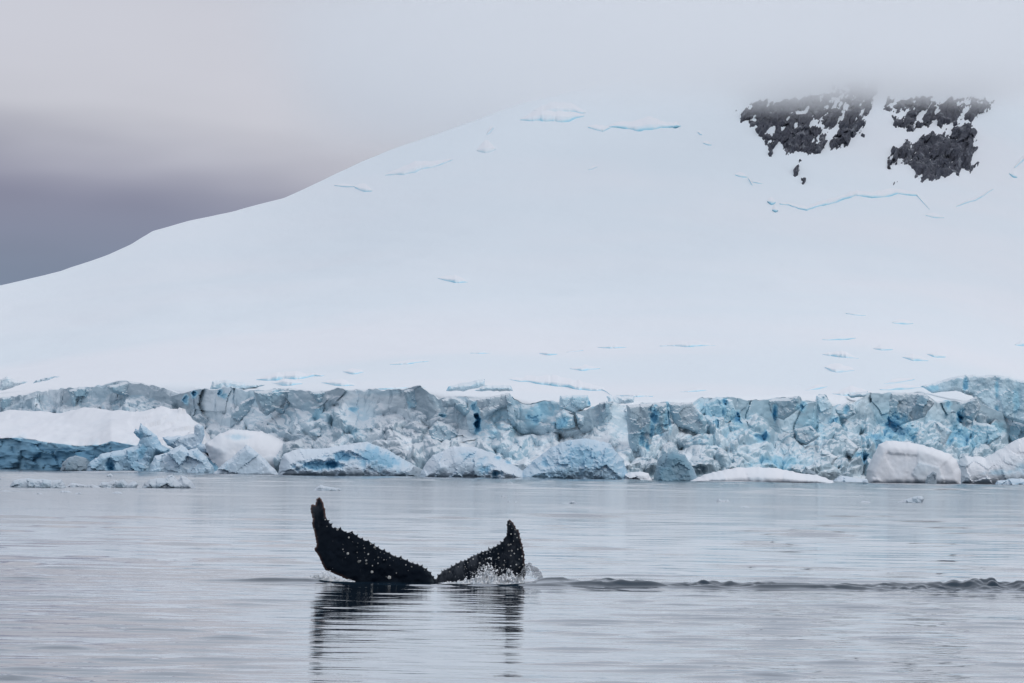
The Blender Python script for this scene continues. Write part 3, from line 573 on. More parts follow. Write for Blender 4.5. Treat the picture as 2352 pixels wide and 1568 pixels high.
# ------------------------------------------------------------------ floating ice
G_F = 'ice pieces floating on the water'
FL = [  # outline above the water, then the label
    ([(22, 1118), (30, 1104), (42, 1100), (62, 1097), (80, 1100), (100, 1099), (120, 1103), (140, 1100), (149, 1110), (152, 1119)], 'broad grey floating ice piece, leftmost of the large pieces'),
    ([(150, 1119), (165, 1108), (182, 1111), (196, 1113), (212, 1112), (232, 1119)], 'low dark crumbled ice right beside the broad leftmost piece'),
    ([(222, 1119), (235, 1106), (250, 1108), (262, 1102), (272, 1104), (283, 1100), (293, 1110), (308, 1104), (318, 1112), (314, 1119)], 'knobbly grey floating ice in the middle of the left group'),
    ([(325, 1120), (332, 1108), (345, 1101), (362, 1097), (378, 1099), (386, 1092), (396, 1089), (404, 1098), (410, 1104), (416, 1091), (428, 1096), (438, 1104), (450, 1120)], 'tallest floating ice piece, with notched twin towers'),
    ([(241, 1095), (248, 1089), (254, 1087), (262, 1095)], 'small lone ice chip behind the knobbly middle piece'),
    ([(-8, 1100), (0, 1094), (6, 1101)], 'tiny ice chip cut by the left edge of the picture'),
    ([(-10, 1129), (10, 1126), (40, 1126.5), (53, 1129)], 'thin flat ice strip near the left edge, nearest the viewer'),
    ([(79, 1134), (88, 1130.5), (98, 1134)], 'tiny low ice fleck below the broad leftmost piece'),
    ([(133, 1131), (142, 1126), (158, 1127), (168, 1131)], 'flat dark ice strip below the low crumbled ice'),
    ([(172, 1133.5), (182, 1130), (190, 1133.5)], 'tiny ice fleck right of the flat dark strip'),
    ([(256, 1133), (263, 1128.5), (276, 1129), (282, 1133)], 'small flat ice bit below the knobbly middle piece'),
    ([(238, 1121.5), (246, 1118), (254, 1121.5)], 'tiny ice fleck just in front of the knobbly middle piece'),
    ([(718, 1126), (728, 1119), (736, 1112), (746, 1116), (762, 1119), (780, 1120), (784, 1126)], 'flat grey floe with one low peak, above the left fluke tip'),
    ([(1165, 1109.5), (1171, 1105.5), (1179, 1109.5)], 'faint ice fleck close under the cliff near the centre'),
    ([(1150, 1141), (1153, 1136.5), (1158, 1139), (1164, 1138.5), (1166, 1141)], 'small dark ice bit, upper of the three above the right fluke'),
    ([(1164, 1153), (1168, 1149), (1173, 1153)], 'tiny dark ice bit, lower left of the three above right fluke'),
    ([(1179, 1153), (1184, 1150), (1188, 1153)], 'tiny dark ice bit, lower right of the three above right fluke'),
    ([(1288, 1156), (1306, 1154), (1312, 1149.5), (1319, 1150), (1325, 1156)], 'small dark ice bit with a flat tail, right of the fluke'),
    ([(1644, 1152), (1650, 1144), (1656, 1148.5), (1664, 1149), (1670, 1147), (1676, 1152)], 'dark two humped ice bit at right of centre'),
    ([(1699, 1164.5), (1708, 1161.5), (1723, 1164.5)], 'thin flat ice fleck right of the two humped bit'),
    ([(1971, 1155), (1982, 1150.5), (1994, 1151), (2002, 1155)], 'thin dark flat ice piece left of the dark wedge piece'),
    ([(1966, 1140), (1976, 1136.5), (1990, 1140)], 'faint flat ice fleck behind the thin dark flat piece'),
    ([(2058, 1153), (2080, 1147), (2096, 1141), (2116, 1138.5), (2123, 1146), (2118, 1154)], 'wedge shaped dark floating ice piece at far right'),
]
for i, (poly, lab) in enumerate(FL):
    a = np.array(poly, float); vb = a[:, 1].max(); um = a[:, 0].mean()
    Y = float(Wy(um, vb)); hpx = vb - a[:, 1].min(); w = (a[:, 0].max() - a[:, 0].min()) * Y / FPX
    base = [(a[-1, 0] - 1, vb + 8), (a[0, 0] + 1, vb + 8)]
    hh = hpx * Y / FPX
    solid('floating_ice', [tuple(p) for p in poly] + base, M_FLOAT, 0, min(.8, .22 * w + .1), max(.12, hh * .45), hh * .5, .05 + .10 * hh, max(.25, hh * .8), max(.7, min(2.0, hpx / 7)), -.02 if hpx < 12 else .10, (), None, False, .05, 900 + i * 3, True, Y, label=lab, cat='floating ice', group=G_F, edge=.7)

# ------------------------------------------------------------------ water
WHALE_Y = float(Wy(960, 1338))
ys = np.concatenate([np.linspace(8, 60, 30, endpoint=False), np.linspace(60, 112, 300, endpoint=False), np.linspace(112, 124, 90, endpoint=False), np.linspace(124, 142, 480, endpoint=False), np.linspace(142, 146, 30, endpoint=False), np.geomspace(146, 420, 370, endpoint=False), np.geomspace(420, 1260, 230, endpoint=False), np.geomspace(1260, 1600, 10), np.geomspace(1700, 9000, 14)])
ta = np.concatenate([np.linspace(-6, -.22, 26, endpoint=False), np.linspace(-.22, -.076, 40, endpoint=False), np.linspace(-.076, .076, 410, endpoint=False), np.linspace(.076, .22, 40, endpoint=False), np.linspace(.22, 6, 26)])
TA, YW = np.meshgrid(ta, ys); XW = TA * YW
dY = np.gradient(ys)[:, None]; dX = np.gradient(ta)[None, :] * YW
spc = np.maximum(dY, dX)
eta = np.zeros(XW.shape)
wrng = np.random.default_rng(12)
for i in range(64):
    lam = .55 * (7 / .55) ** (wrng.random())
    th = wrng.normal(math.pi / 2, .62); k = 2 * math.pi / lam
    a = .0031 * (lam / 1.5) ** -.25 / k * wrng.uniform(.5, 1.4)
    fade = np.clip((lam / spc - 2.2) / 2.5, 0, 1)
    eta += fade * a * np.sin(k * (math.cos(th) * XW + math.sin(th) * YW) + wrng.uniform(0, 6.28))
for i in range(26):
    lam = 7 * (45 / 7) ** (wrng.random()); th = wrng.normal(math.pi / 2, .9); k = 2 * math.pi / lam
    fade = np.clip((lam / spc - 2.2) / 2.5, 0, 1) * np.clip((YW - 230) / 400, 0, 1)
    eta += fade * (.0022 + .0034 * np.clip((YW - 600) / 300, 0, 1)) / k * np.sin(k * (math.cos(th) * XW + math.sin(th) * YW) + wrng.uniform(0, 6.28))
gust = .75 + .5 * np.clip(.5 + fbm(XW / 3.5, YW / 14, 0, 44, 3), 0, 1.3)
eta *= gust
# the swell and the broken wake trailing off to the right of the tail
mid = ((YW > 100) & (YW < 160) & (np.abs(TA) < .2))
Uw = CX + XW / YW * FPX
yw = np.interp(Uw, [200, 480, 720, 1000, 1210, 1600, 2000, 2352, 2600], [Wy(np.array(a), np.array(b)) for a, b in ((200, 1330), (480, 1334), (720, 1336), (1000, 1345), (1210, 1346), (1600, 1350), (2000, 1355), (2352, 1358), (2600, 1362))])
str_r = np.clip((Uw - 1170) / 90, 0, 1); str_l = np.clip((Uw - 420) / 240, 0, 1) * np.clip((1250 - Uw) / 120, 0, 1)
dw = YW - yw
env = np.exp(-(dw / 2.3) ** 2); sw = np.exp(-((dw + .6) / 1.3) ** 2)
tur = fbm(XW / .9, YW / 1.3, 0, 60, 4, .55); pat = np.clip(.55 + 1.1 * fbm(XW / 3.2, YW / 6, 0, 61, 2), .05, 1.5)
fan = np.clip((Uw - 1210) / 1100, 0, 1.2)
cr = dw + .5 * vnoise(XW / 6, 0 * YW, 0, 67)
wake = str_r * (.092 + .062 * fan) * np.exp(-(cr / (.31 + .18 * fan)) ** 2) * np.clip(.85 + .5 * fbm(XW / 3.5, 0 * YW, 0, 57, 3), .2, 1.5)
for q_, (o_, h_) in enumerate(((.55, .08), (-.7, .066), (1.3, .066), (-1.25, .045))):
    c2 = cr - o_ * (.6 + .9 * fan) + .45 * vnoise(XW / 2.2, 0 * YW + q_, 0, 52)
    wake += str_r * h_ * np.exp(-(c2 / .19) ** 2) * np.clip(.45 + 1.2 * fbm(XW / 1.7 + 5 * q_, 0 * YW, 0, 53, 3), 0, 1.5)
for (o_, h_, w_, sd) in ((-1.7, .030, .32, 1), (2.2, .045, .40, 2), (3.6, .040, .40, 3), (5.4, .034, .42, 4), (-3.0, .020, .35, 5), (8.0, .028, .45, 6), (11.5, .024, .5, 7)):
    cr = dw - o_ * (.7 + .5 * fan) + .5 * vnoise(XW / 5.5, 0 * YW + sd, 0, 67)
    wake += str_r * h_ * np.exp(-(cr / w_) ** 2) * np.clip(1.5 * fbm(XW / 3.2 + 9 * sd, 0 * YW + 3 * sd, 0, 69, 2) + .15, 0, 1.3)
env = np.exp(-((dw + .1) / (.5 + .9 * fan)) ** 2); pat2 = np.clip(.75 + 1.3 * fbm(XW / 1.5, YW / 3, 0, 56, 3), 0, 1.4) * np.clip((Uw - 1250) / 200, 0, 1)
bo = np.exp(-((Uw - 1610) / 60) ** 2)
wake += str_r * env * (pat2 + 1.2 * bo) * (.030 * tur + .062 * np.abs(fbm(XW / .34, YW / .45, 0, 62, 3)))
cr = dw + .2 + .8 * vnoise(XW / 4, 0 * YW, 0, 70)
wake += str_l * (1 - .8 * np.exp(-((Uw - 960) / 230) ** 4)) * (.085 * np.exp(-(cr / .27) ** 2) + .034 * np.exp(-((cr - 1.5) / .30) ** 2) + .03 * np.exp(-((cr + 1.6) / .3) ** 2)) * np.clip(.7 + .7 * vnoise(XW / 1.9, YW / 8, 0, 64), .1, 1.4)
# single steeper wavelets here and there
lr = np.random.default_rng(5)
for i in range(420):
    lu, lv = lr.uniform(-60, 2420), lr.choice([lr.uniform(1180, 1330), lr.uniform(1365, 1570), lr.uniform(1365, 1570)])
    if 640 < lu < 1280 and lv > 1300: continue          # the tail lies in calmer water
    cX, cY = float(P(np.array(lu), np.array(lv), Wy(np.array(lu), np.array(lv)))[0]), float(Wy(np.array(lu), np.array(lv)))
    sx_, sy_ = lr.uniform(.3, 1.0) * cY / 110, lr.uniform(.16, .25) * max(1, cY / 110); y0_, y1_ = np.searchsorted(ys, [cY - 4 * sy_, cY + 4 * sy_])
    xx_, yy_ = XW[y0_:y1_], YW[y0_:y1_]
    eta[y0_:y1_] += lr.uniform(.05, .17) * sy_ * np.exp(-((xx_ - cX) / sx_) ** 2 - ((yy_ - cY - .15 * (xx_ - cX)) / sy_) ** 2)
for (off, am, wd) in ((4.5, .016, 1.4), (8.5, .012, 1.6), (-4.5, .010, 1.2), (-9, .008, 1.4), (13, .010, 2)):
    wake += am * (str_r + str_l).clip(0, 1) * np.exp(-((dw - off + 1.5 * vnoise(XW / 5, YW * 0, off, 65)) / wd) ** 2) * (.5 + .9 * np.clip(vnoise(XW / 4.0, YW / 20, off, 66), -.4, 1))
eta += np.where(mid, wake, 0)
eta *= 1 - .35 * np.exp(-((Uw - 960) / 330) ** 4) * np.clip((WHALE_Y - 2 - YW) / 3, 0, 1)
# rings round the tail
for (cu, cv, am) in ((1160, 1345, .018), (760, 1335, .012)):
    c = P(np.array(cu), np.array(cv), Wy(np.array(cu), np.array(cv)))
    r = np.hypot(XW - c[0], YW - c[1]); eta += np.where(r < 6, am * np.cos(r * 2 * math.pi / .9) * np.exp(-r / 1.6), 0)
chop = .012 + .075 * np.clip((YW - 140) / 260, 0, 1) ** .7 + 0 * XW
water = build('water', np.stack([XW, YW, eta], -1), grid_faces(*XW.shape, flip=False), M_WATER, None, True, {'chop': chop})
tag(water, 'calm rippled grey sea water', kind='structure')

# ------------------------------------------------------------------ the whale
def Zm(pts): return np.array([(614.4 + .3193 * a, 1092.3 + .3193 * b) for a, b in pts])
TRAIL_L = [(1207, 752), (1195, 735), (1165, 692), (1130, 664), (1085, 640), (1040, 628), (995, 606), (960, 592), (915, 580), (875, 556), (820, 532), (775, 505), (735, 475), (690, 462), (650, 440), (605, 405), (570, 410), (540, 392), (500, 378), (470, 374), (448, 345), (428, 315)]
TIP_L = [(418, 285), (414, 245), (400, 200), (390, 172), (380, 156), (366, 154), (354, 166), (350, 192), (344, 212), (330, 204), (314, 210), (310, 235), (316, 275), (326, 310), (322, 345), (326, 372)]
LEAD_L = [(334, 400), (342, 440), (352, 490), (350, 512), (336, 520), (344, 540), (358, 562), (374, 590), (392, 632), (412, 678), (500, 712), (580, 750), (650, 790), (780, 900), (920, 1060), (1010, 1250), (1060, 1500)]
STOCK = [(1340, 1500), (1390, 1250), (1470, 1060), (1590, 940), (1720, 860)]
LEAD_R = [(1800, 800), (1846, 742), (1854, 690), (1850, 630), (1846, 575), (1836, 520), (1824, 470), (1814, 430), (1806, 395), (1790, 384), (1778, 360), (1764, 336), (1742, 313)]
TIP_R = [(1726, 328), (1720, 350), (1722, 392), (1720, 436)]
TRAIL_R = [(1704, 466), (1672, 494), (1640, 510), (1592, 530), (1560, 548), (1520, 560), (1490, 578), (1458, 590), (1430, 612), (1395, 618), (1360, 634), (1310, 664), (1275, 684), (1228, 716), (1214, 745)]
def knobs(pts, every, h, s):
    """The ragged rear edge of a fluke: small teeth along a line, standing out from it."""
    a = np.array(pts, float); q = np.concatenate([[0], np.cumsum(np.hypot(*np.diff(a, axis=0).T))])
    n = int(q[-1] / 1.8); t = np.linspace(0, q[-1], n, endpoint=False)
    p = np.stack([np.interp(t, q, a[:, 0]), np.interp(t, q, a[:, 1])], -1)
    tg = np.gradient(p, axis=0); tg /= np.linalg.norm(tg, axis=1)[:, None]; nr = np.stack([-tg[:, 1], tg[:, 0]], -1)
    r2 = np.random.default_rng(s); c = 0; hh = np.zeros(n)
    while c < q[-1]:
        w = r2.uniform(4, 7.5); hh += r2.uniform(.45, 1.2) * abs(h) * np.exp(-(np.abs(t - c) / w) ** 1.25); c += every * r2.uniform(.65, 1.35)
    return p + nr * (hh * (1 if h > 0 else -1))[:, None]
def plain(pts, jit, s):
    a = np.array(pts, float); q = np.concatenate([[0], np.cumsum(np.hypot(*np.diff(a, axis=0).T))])
    n = max(2, int(q[-1] / 4)); t = np.linspace(0, q[-1], n, endpoint=False)
    p = np.stack([np.interp(t, q, a[:, 0]), np.interp(t, q, a[:, 1])], -1)
    p[:, 0] += jit * vnoise(t / 9, 0 * t, 0, s); p[:, 1] += jit * vnoise(t / 9, 0 * t + 5, 0, s); return p
def outline(on): return [knobs(TRAIL_L, 38, 18 * on, 1), plain(TIP_L, 4, 2), plain(LEAD_L + STOCK + [LEAD_R[0]], 3, 3), knobs(LEAD_R, 30, 8 * on, 4), plain(TIP_R, 3, 5), knobs(TRAIL_R, 29, 17 * on, 6)]
allp = outline(1)
out = Zm(np.concatenate(allp))
zone = np.concatenate([np.full(len(a), i) for i, a in enumerate(allp)])
oc = Zm(np.concatenate(outline(0))); oc = P(oc[:, 0], oc[:, 1], np.full(len(oc), WHALE_Y))[:, [0, 2]]
p3 = P(out[:, 0], out[:, 1], np.full(len(out), WHALE_Y)); o2 = p3[:, [0, 2]]
if np.sum(o2[:, 0] * np.roll(o2[:, 1], -1) - np.roll(o2[:, 0], -1) * o2[:, 1]) < 0: o2 = o2[::-1]; zone = zone[::-1]
st = .014
gx, gz = np.meshgrid(np.arange(o2[:, 0].min(), o2[:, 0].max(), st), np.arange(o2[:, 1].min(), o2[:, 1].max(), st * .87))
gx[1::2] += st / 2; gx, gz = gx.ravel(), gz.ravel()
din = poly_dist(o2, gx, gz); mk = din > st * .6
pts = np.concatenate([o2, np.stack([gx[mk], gz[mk]], -1)]); nb = len(o2)
r = geometry.delaunay_2d_cdt([Vector(p) for p in pts], [(i, (i + 1) % nb) for i in range(nb)], [list(range(nb))], 1, 1e-6)
co = np.array([(p.x, p.y) for p in r[0]]); F = np.array([f for f in r[2] if len(f) == 3], int)
d = poly_dist(o2, co[:, 0], co[:, 1]).clip(0); bnd = d < 1e-5
mx = P(np.array(1001.), np.array(1332.), WHALE_Y)[0]
xr = co[:, 0] - mx; zz = co[:, 1]
fluke = .035 + .075 * np.clip((1.5 - np.abs(xr)) / 1.5, 0, 1) ** .8 + .22 * np.clip(-(zz + .1) / 1.1, 0, 1)
dcl = np.maximum(poly_dist(oc, co[:, 0], co[:, 1]), 0) + np.minimum(d, .012)
th = np.where(bnd, 0, fluke * np.sqrt(np.clip(1 - (1 - np.clip(dcl / (.10 + fluke), 0, 1)) ** 2, 0, 1)))
# each lobe sweeps: the left leans back towards its tip, the right comes round towards us
mid_y = np.where(xr < 0, .10 * xr ** 2 + .16 * np.clip(zz, 0, 2) ** 1.5, -.22 * xr ** 2 + .10 * np.clip(zz, 0, 2) + .30 * np.clip(xr - 1.15, 0, 1) ** 2 * 4)
mid_y = mid_y + .02 * fbm(xr * 3, zz * 3, 0, 77, 3)
mid_y -= mid_y[np.argmin(np.hypot(xr, zz))]
skinw = .004 * fbm(xr * 14, zz * 14, 0, 78, 3)
yf = WHALE_Y + mid_y - th - np.where(bnd, 0, skinw); yb = WHALE_Y + mid_y + th
inner = np.where(~bnd)[0]; idx = np.arange(len(co)); idx[inner] = len(co) + np.arange(len(inner))
Vw = np.concatenate([np.stack([co[:, 0], yf, zz], -1), np.stack([co[inner, 0], yb[inner], zz[inner]], -1)])
Fw = np.concatenate([F, idx[F][:, ::-1]])
# keep the outline where it is as the sheet swings nearer or farther
cpos = np.array([0, 0, CAMH]); tmp = (Vw[:, 1] / WHALE_Y)[:, None]
Vw[:, [0, 2]] = cpos[[0, 2]] + (Vw[:, [0, 2]] - cpos[[0, 2]]) * tmp
zid = np.array([np.argmin(np.hypot(o2[:, 0] - a, o2[:, 1] - b)) for a, b in co]); zn = zone[zid]
rim = np.exp(-(d / .022) ** 2) * np.where((zn == 1) | (zn == 2), 1.0, np.where(zn == 3, .5, .0)) * (zz > -.05)
pale = np.where((xr > 0) & (xr < 1.0), np.exp(-(d / .22) ** 2) * 1.2, .05) + np.where((xr > 1.15), .35, 0) + np.where(zn == 1, .8, 0) * np.exp(-(d / .1) ** 2)  # mask for the painted sheen along the right lobe's rear edge; also weights scratches
whale = build('whale', Vw, Fw, M_SKIN, None, True, {'rim': np.concatenate([rim, rim[inner]]), 'pale': np.concatenate([pale, pale[inner]])})
tag(whale, 'black whale tail flukes with ragged edges and barnacles rising from the water', 'whale')

def barnacle_mesh(seed):
    r3 = random.Random(seed); n = 10
    prof = [(1.0, -.15), (.92, .18), (.62, .55), (.46, .58), (.34, .34), (.0, .25)]
    V = []; Fc = []
    for j, (rr, h) in enumerate(prof):
        for i in range(n):
            a = 2 * math.pi * i / n; q = rr * (1 + (.14 if i % 2 else -.06) * (1 if j < 3 else .3) + r3.uniform(-.05, .05)); V.append((q * math.cos(a), q * math.sin(a), h))
    for j in range(len(prof) - 1):
        for i in range(n): Fc.append((j * n + i, j * n + (i + 1) % n, (j + 1) * n + (i + 1) % n, (j + 1) * n + i))
    me = bpy.data.meshes.new('barnacle'); me.from_pydata(V, [], Fc); me.materials.append(M_BARN[seed]); return me
bmeshes = [barnacle_mesh(i) for i in range(3)]
BARN = [(585, 445, 9), (600, 415, 7), (613, 475, 5), (543, 495, 6), (543, 530, 9), (549, 546, 7), (578, 560, 11), (650, 485, 7), (645, 512, 6), (697, 470, 6), (697, 522, 8), (698, 552, 7), (725, 565, 10), (770, 515, 12), (778, 528, 8), (645, 552, 7), (648, 590, 7), (658, 618, 13), (668, 612, 9), (710, 610, 10), (712, 632, 9),
        (755, 648, 9), (770, 605, 5), (797, 588, 8), (812, 550, 7), (838, 605, 8), (880, 590, 8), (855, 605, 6), (795, 630, 10), (880, 645, 6), (752, 692, 12), (927, 700, 9), (855, 727, 9), (876, 732, 14), (995, 642, 9), (1037, 655, 9), (1012, 682, 7), (503, 388, 11), (428, 365, 8), (415, 316, 9), (338, 384, 8),
        (362, 440, 5), (742, 492, 8), (820, 590, 6), (690, 500, 6), (735, 468, 10), (605, 398, 9), (655, 440, 7), (470, 470, 4), (1090, 650, 7), (960, 600, 7), (1130, 680, 7), (560, 590, 4), (700, 590, 5), (840, 560, 6), (905, 610, 6),
        (1735, 498, 10), (1750, 494, 9), (1757, 540, 10), (1737, 542, 9), (1775, 560, 9), (1662, 590, 10), (1660, 562, 8), (1605, 600, 8), (1640, 650, 8), (1700, 642, 10), (1705, 610, 8), (1555, 682, 9), (1553, 660, 7), (1526, 628, 9), (1570, 600, 8), (1782, 388, 10), (1795, 445, 9), (1815, 450, 8), (1822, 520, 9), (1832, 580, 10),
        (1838, 640, 10), (1836, 700, 10), (1752, 420, 8), (1740, 350, 9), (1745, 338, 7), (1790, 640, 9), (1750, 575, 10), (1475, 695, 8), (1510, 690, 8), (1372, 655, 8), (1422, 655, 8), (1550, 562, 8), (1800, 530, 9), (1812, 660, 11), (1815, 735, 12), (1770, 470, 8), (1758, 380, 8), (1480, 600, 8), (1440, 625, 8), (1310, 690, 8), (1600, 545, 7), (1690, 520, 7), (1650, 525, 7), (1780, 420, 8), (1810, 600, 9)]
bvh = BVHTree.FromPolygons([tuple(v) for v in Vw], [tuple(int(i) for i in f) for f in Fw])
for i, (a, b, s) in enumerate(BARN):
    u, v = 614.4 + .3193 * a, 1092.3 + .3193 * b
    dr = Vector(ray(np.array(u), np.array(v))).normalized(); hit = bvh.ray_cast(Vector((0, 0, CAMH)), dr)
    if hit[0] is None: continue
    nrm = hit[1] if hit[1].dot(dr) < 0 else -hit[1]
    nrm = (nrm - .4 * dr).normalized()
    o = bpy.data.objects.new('barnacle', bmeshes[(i * 7) % 3 if s > 7 else 2]); COL.objects.link(o); o.parent = whale
    sc = s * .3193 * WHALE_Y / FPX * (.50 + .055 * max(0, s - 6)) * random.Random(i).uniform(.7, 1.25)
    o.matrix_world = Matrix.Translation(hit[0]) @ nrm.to_track_quat('Z', 'Y').to_matrix().to_4x4() @ Matrix.Diagonal((sc, sc, sc * .9, 1))

# ------------------------------------------------------------------ splashes
def splash(name, label, segs, y_off, froth_h, seed, n_jet):
    """Thrown-up water: a low lumpy bed of froth with tapering, bent jets standing out of it. segs: (u, v, jet height px)."""
    r4 = np.random.default_rng(seed); px = WHALE_Y / FPX; a = np.array(segs, float); V = []; Fc = []; base = 0
    x = np.arange((a[0, 0] - CX) * px - .05, (a[-1, 0] - CX) * px + .05, .008); y = np.arange(-.75, .55, .02)
    Xs, Ys = np.meshgrid(x, y); u = Xs / px + CX; h = np.interp(u, a[:, 0], a[:, 2])
    edge = np.clip(np.minimum(u - a[0, 0], a[-1, 0] - u) / 14, 0, 1) * np.clip(1 - ((Ys + .1) / .62) ** 2, 0, 1)
    rid = 1 - np.abs(fbm(Xs / .055, Ys / .10, 0, seed, 4, .6)); z = edge * froth_h * (.25 + h / 34) * np.clip(rid, 0, 1.2) ** 2.2 * np.clip(.8 + .7 * vnoise(Xs / .16, Ys / .2, 0, seed + 1), .1, 1.6) - .02
    V.append(np.stack([Xs, WHALE_Y + y_off + Ys, z], -1).reshape(-1, 3)); Fc.append(grid_faces(*Xs.shape)); base = Xs.size
    for j in range(n_jet):
        uu = np.interp(r4.random() * np.sum(a[1:, 2]), np.concatenate([[0], np.cumsum(a[1:, 2])]), a[:, 0]); hh = np.interp(uu, a[:, 0], a[:, 2]) * px * r4.uniform(.25, 1.0)
        n = 9; t = np.linspace(0, 1, n); c = np.stack([(uu - CX) * px + hh * (r4.normal(0, .5) * t ** 1.7 + .22 * vnoise(t * 3, 0 * t + j, 0, seed)), WHALE_Y + y_off - .12 + r4.normal(0, .2) + hh * r4.normal(-.2, .3) * t, t * hh - .015], -1)
        rad = (.007 + .15 * hh * r4.uniform(.5, 1.3)) * (1 - t ** .8 * .88) * (1 + .6 * vnoise(t * 6, 0 * t + j * 3, 0, seed + 4)); ang = np.linspace(0, 2 * math.pi, 7, endpoint=False); flat = r4.uniform(.35, .8)
        g = np.stack([np.stack([c[:, 0] + rad * math.cos(q), c[:, 1] + flat * rad * math.sin(q), c[:, 2]], -1) for q in np.append(ang, ang[0])], 1)
        V.append(g.reshape(-1, 3)); Fc.append(grid_faces(n, 8) + base); base += n * 8
    tag(build(name, np.concatenate(V), np.concatenate(Fc), M_SPRAY, None, True), label, 'splash', None, 'stuff')
ICO_V = []; ICO_F = []
def _ico():
    t = (1 + 5 ** .5) / 2
    v = np.array([(-1, t, 0), (1, t, 0), (-1, -t, 0), (1, -t, 0), (0, -1, t), (0, 1, t), (0, -1, -t), (0, 1, -t), (t, 0, -1), (t, 0, 1), (-t, 0, -1), (-t, 0, 1)], float)
    f = np.array([(0, 11, 5), (0, 5, 1), (0, 1, 7), (0, 7, 10), (0, 10, 11), (1, 5, 9), (5, 11, 4), (11, 10, 2), (10, 7, 6), (7, 1, 8), (3, 9, 4), (3, 4, 2), (3, 2, 6), (3, 6, 8), (3, 8, 9), (4, 9, 5), (2, 4, 11), (6, 2, 10), (8, 6, 7), (9, 8, 1)])
    return v / np.linalg.norm(v[0]), f
IV, IF = _ico()
def drops(name, label, pts, rad, mat):
    V = np.concatenate([IV * r_ * np.array([1, 1, 1.15]) + p for p, r_ in zip(pts, rad)]); Fc = np.concatenate([IF + 12 * i for i in range(len(pts))])
    return tag(build(name, V, Fc, mat, None, True), label, 'spray', None, 'stuff')
splash('splash', 'bright white splash thrown up in front of the right fluke', [(1008, 1334, 3), (1050, 1336, 7), (1085, 1340, 16), (1105, 1342, 24), (1118, 1343, 34), (1131, 1345, 60), (1142, 1346, 48), (1158, 1347, 30), (1174, 1348, 44), (1186, 1348, 26), (1212, 1348, 20), (1222, 1346, 4)], -.45, .15, 21, 16)
splash('splash', 'small white froth at the foot of the left fluke', [(714, 1334, 4), (728, 1334, 20), (748, 1335, 30), (768, 1336, 24), (790, 1337, 9), (832, 1338, 3)], -.22, .15, 31, 14)
def foam(label, segs, y_off, n, seed, rmax):
    r6 = np.random.default_rng(seed); px = WHALE_Y / FPX; a = np.array(segs, float)
    u = np.interp(r6.random(n) * np.sum(a[1:, 2]), np.concatenate([[0], np.cumsum(a[1:, 2])]), a[:, 0])
    h = np.interp(u, a[:, 0], a[:, 2]) * px * np.clip(.75 + .6 * vnoise(u / 5, 0 * u, 0, seed) + .3 * vnoise(u / 2, 0 * u, 0, seed + 1), .15, 1.4)
    f = r6.random(n) ** 1.5; z = f * h; y = WHALE_Y + y_off + r6.normal(0, .14, n) * (1.1 - .6 * f) - .08 * f
    drops('foam', label, np.stack([(u - CX) * px + r6.normal(0, .02, n) * (1 + f), y, z], -1), r6.uniform(.25, 1, n) ** 2 * rmax * (1.1 - .75 * f), M_FOAM)
M_FOAM, _n, _l, _b, _o = new_mat('foam'); _b.inputs['Base Color'].default_value = (.90, .92, .94, 1); _b.inputs['Roughness'].default_value = .25
foam('clumped white foam of the splash at the right fluke', [(1030, 1336, 3), (1060, 1337, 9), (1085, 1340, 18), (1105, 1342, 26), (1118, 1343, 34), (1131, 1345, 62), (1142, 1346, 50), (1158, 1347, 30), (1174, 1348, 44), (1186, 1348, 26), (1208, 1348, 18), (1222, 1346, 3)], -.55, 1500, 51, .030)
foam('clumped white foam at the foot of the left fluke', [(714, 1334, 3), (728, 1334, 18), (748, 1335, 28), (768, 1336, 22), (790, 1337, 8), (825, 1338, 2)], -.3, 700, 52, .024)
r5 = np.random.default_rng(3)
n = 1100; th_ = r5.uniform(0, math.pi, n); rr = np.clip(1 - np.abs(r5.normal(0, .22, n)), .1, 1.1)
cx_, px = (1228 - CX), WHALE_Y / FPX
xx = (cx_ + 28 * rr * np.cos(th_)) * px; zz_ = (50 * rr * np.sin(th_) ** .8) * px * np.where(np.cos(th_) < 0, 1, .85); yy = WHALE_Y - .35 + r5.normal(0, .12, n)
drops('water_spray', 'dome of fine water drops beside the right fluke', np.stack([xx, yy, zz_.clip(0)], -1), r5.uniform(.004, .010, n), M_DROP)
n = 420; u_ = r5.normal(1140, 36, n); h_ = np.abs(r5.normal(0, 27, n))
drops('water_spray', 'scattered drops flung above the white splash at the right fluke', np.stack([(u_ - CX) * px, WHALE_Y - .45 + r5.normal(0, .15, n), h_ * px], -1), r5.uniform(.003, .008, n), M_DROP)

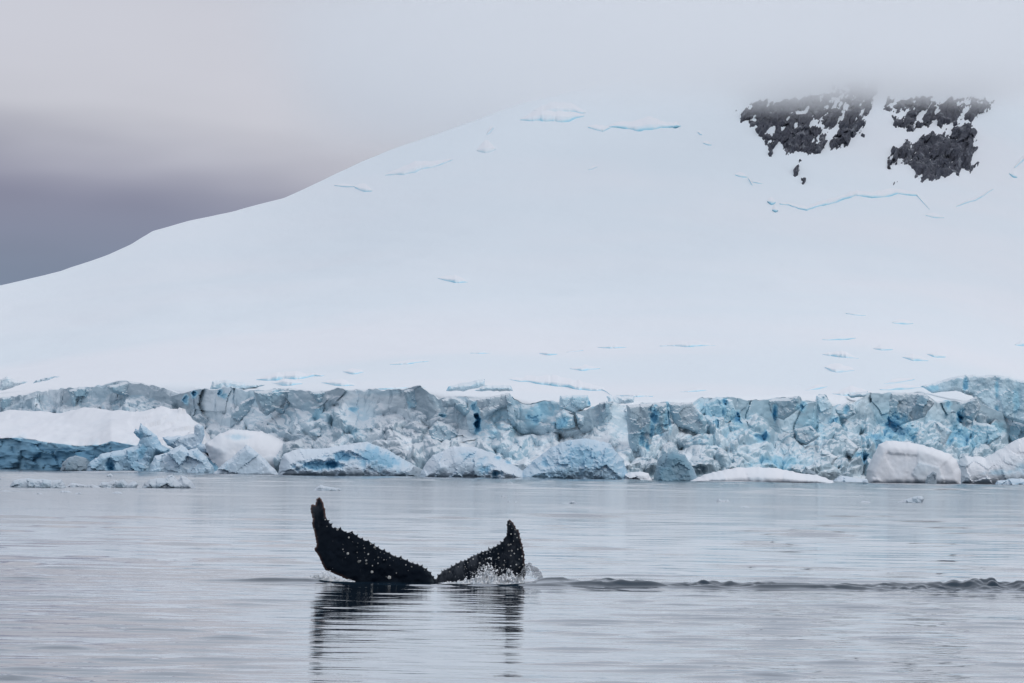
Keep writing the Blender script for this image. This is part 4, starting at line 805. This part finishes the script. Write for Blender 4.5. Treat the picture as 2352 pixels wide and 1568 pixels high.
# ------------------------------------------------------------------ cloud lying on the mountain
def cloud_mat():
    mt, n, l, b, o = new_mat('cloud'); n.remove(b)
    pv = N(n, 'ShaderNodeVolumePrincipled'); pv.inputs['Color'].default_value = (.999, .999, .999, 1); pv.inputs['Anisotropy'].default_value = .5
    g = N(n, 'ShaderNodeNewGeometry'); sp = N(n, 'ShaderNodeSeparateXYZ'); l.new(g.outputs['Position'], sp.inputs[0])
    mp = N(n, 'ShaderNodeMapping'); mp.inputs['Scale'].default_value = (.016, .006, .03); l.new(g.outputs['Position'], mp.inputs[0])
    nt = N(n, 'ShaderNodeTexNoise'); nt.inputs['Scale'].default_value = 1; nt.inputs['Detail'].default_value = 2; l.new(mp.outputs[0], nt.inputs['Vector'])
    z = math_n(n, l, 'ADD', sp.outputs[2], math_n(n, l, 'MULTIPLY', math_n(n, l, 'SUBTRACT', nt.outputs['Fac'], .5), 22))
    z = math_n(n, l, 'SUBTRACT', z, math_n(n, l, 'MULTIPLY', sp.outputs[0], .05))
    dz = math_n(n, l, 'MULTIPLY', maprange(n, l, z, CL0, CL1, 0, 1), maprange(n, l, z, CL1 + 4, CL1 + 16, 1, 0))
    ex = math_n(n, l, 'MULTIPLY', maprange(n, l, sp.outputs[0], -75, 20, 0, 1), maprange(n, l, sp.outputs[1], 1420, 1900, 0, 1))
    l.new(math_n(n, l, 'MULTIPLY', math_n(n, l, 'MULTIPLY', dz, ex), CLD), pv.inputs['Density'])
    l.new(pv.outputs[0], o.inputs['Volume'])
    return mt
CL0, CL1, CLD = 91, 112, .032
x0, x1, y0, y1, z0, z1 = -120, 420, 1400, 2300, 62, 172
V = [(x, y, z) for z in (z0, z1) for y in (y0, y1) for x in (x0, x1)]
cl = build('cloud', V, [(2, 3, 1, 0), (5, 7, 6, 4), (1, 5, 4, 0), (3, 7, 5, 1), (2, 6, 7, 3), (0, 4, 6, 2)], cloud_mat())
tag(cl, 'pale cloud hiding the top of the snow slope', 'cloud', None, 'stuff')
cy.volume_step_rate = .5; cy.volume_max_steps = 128
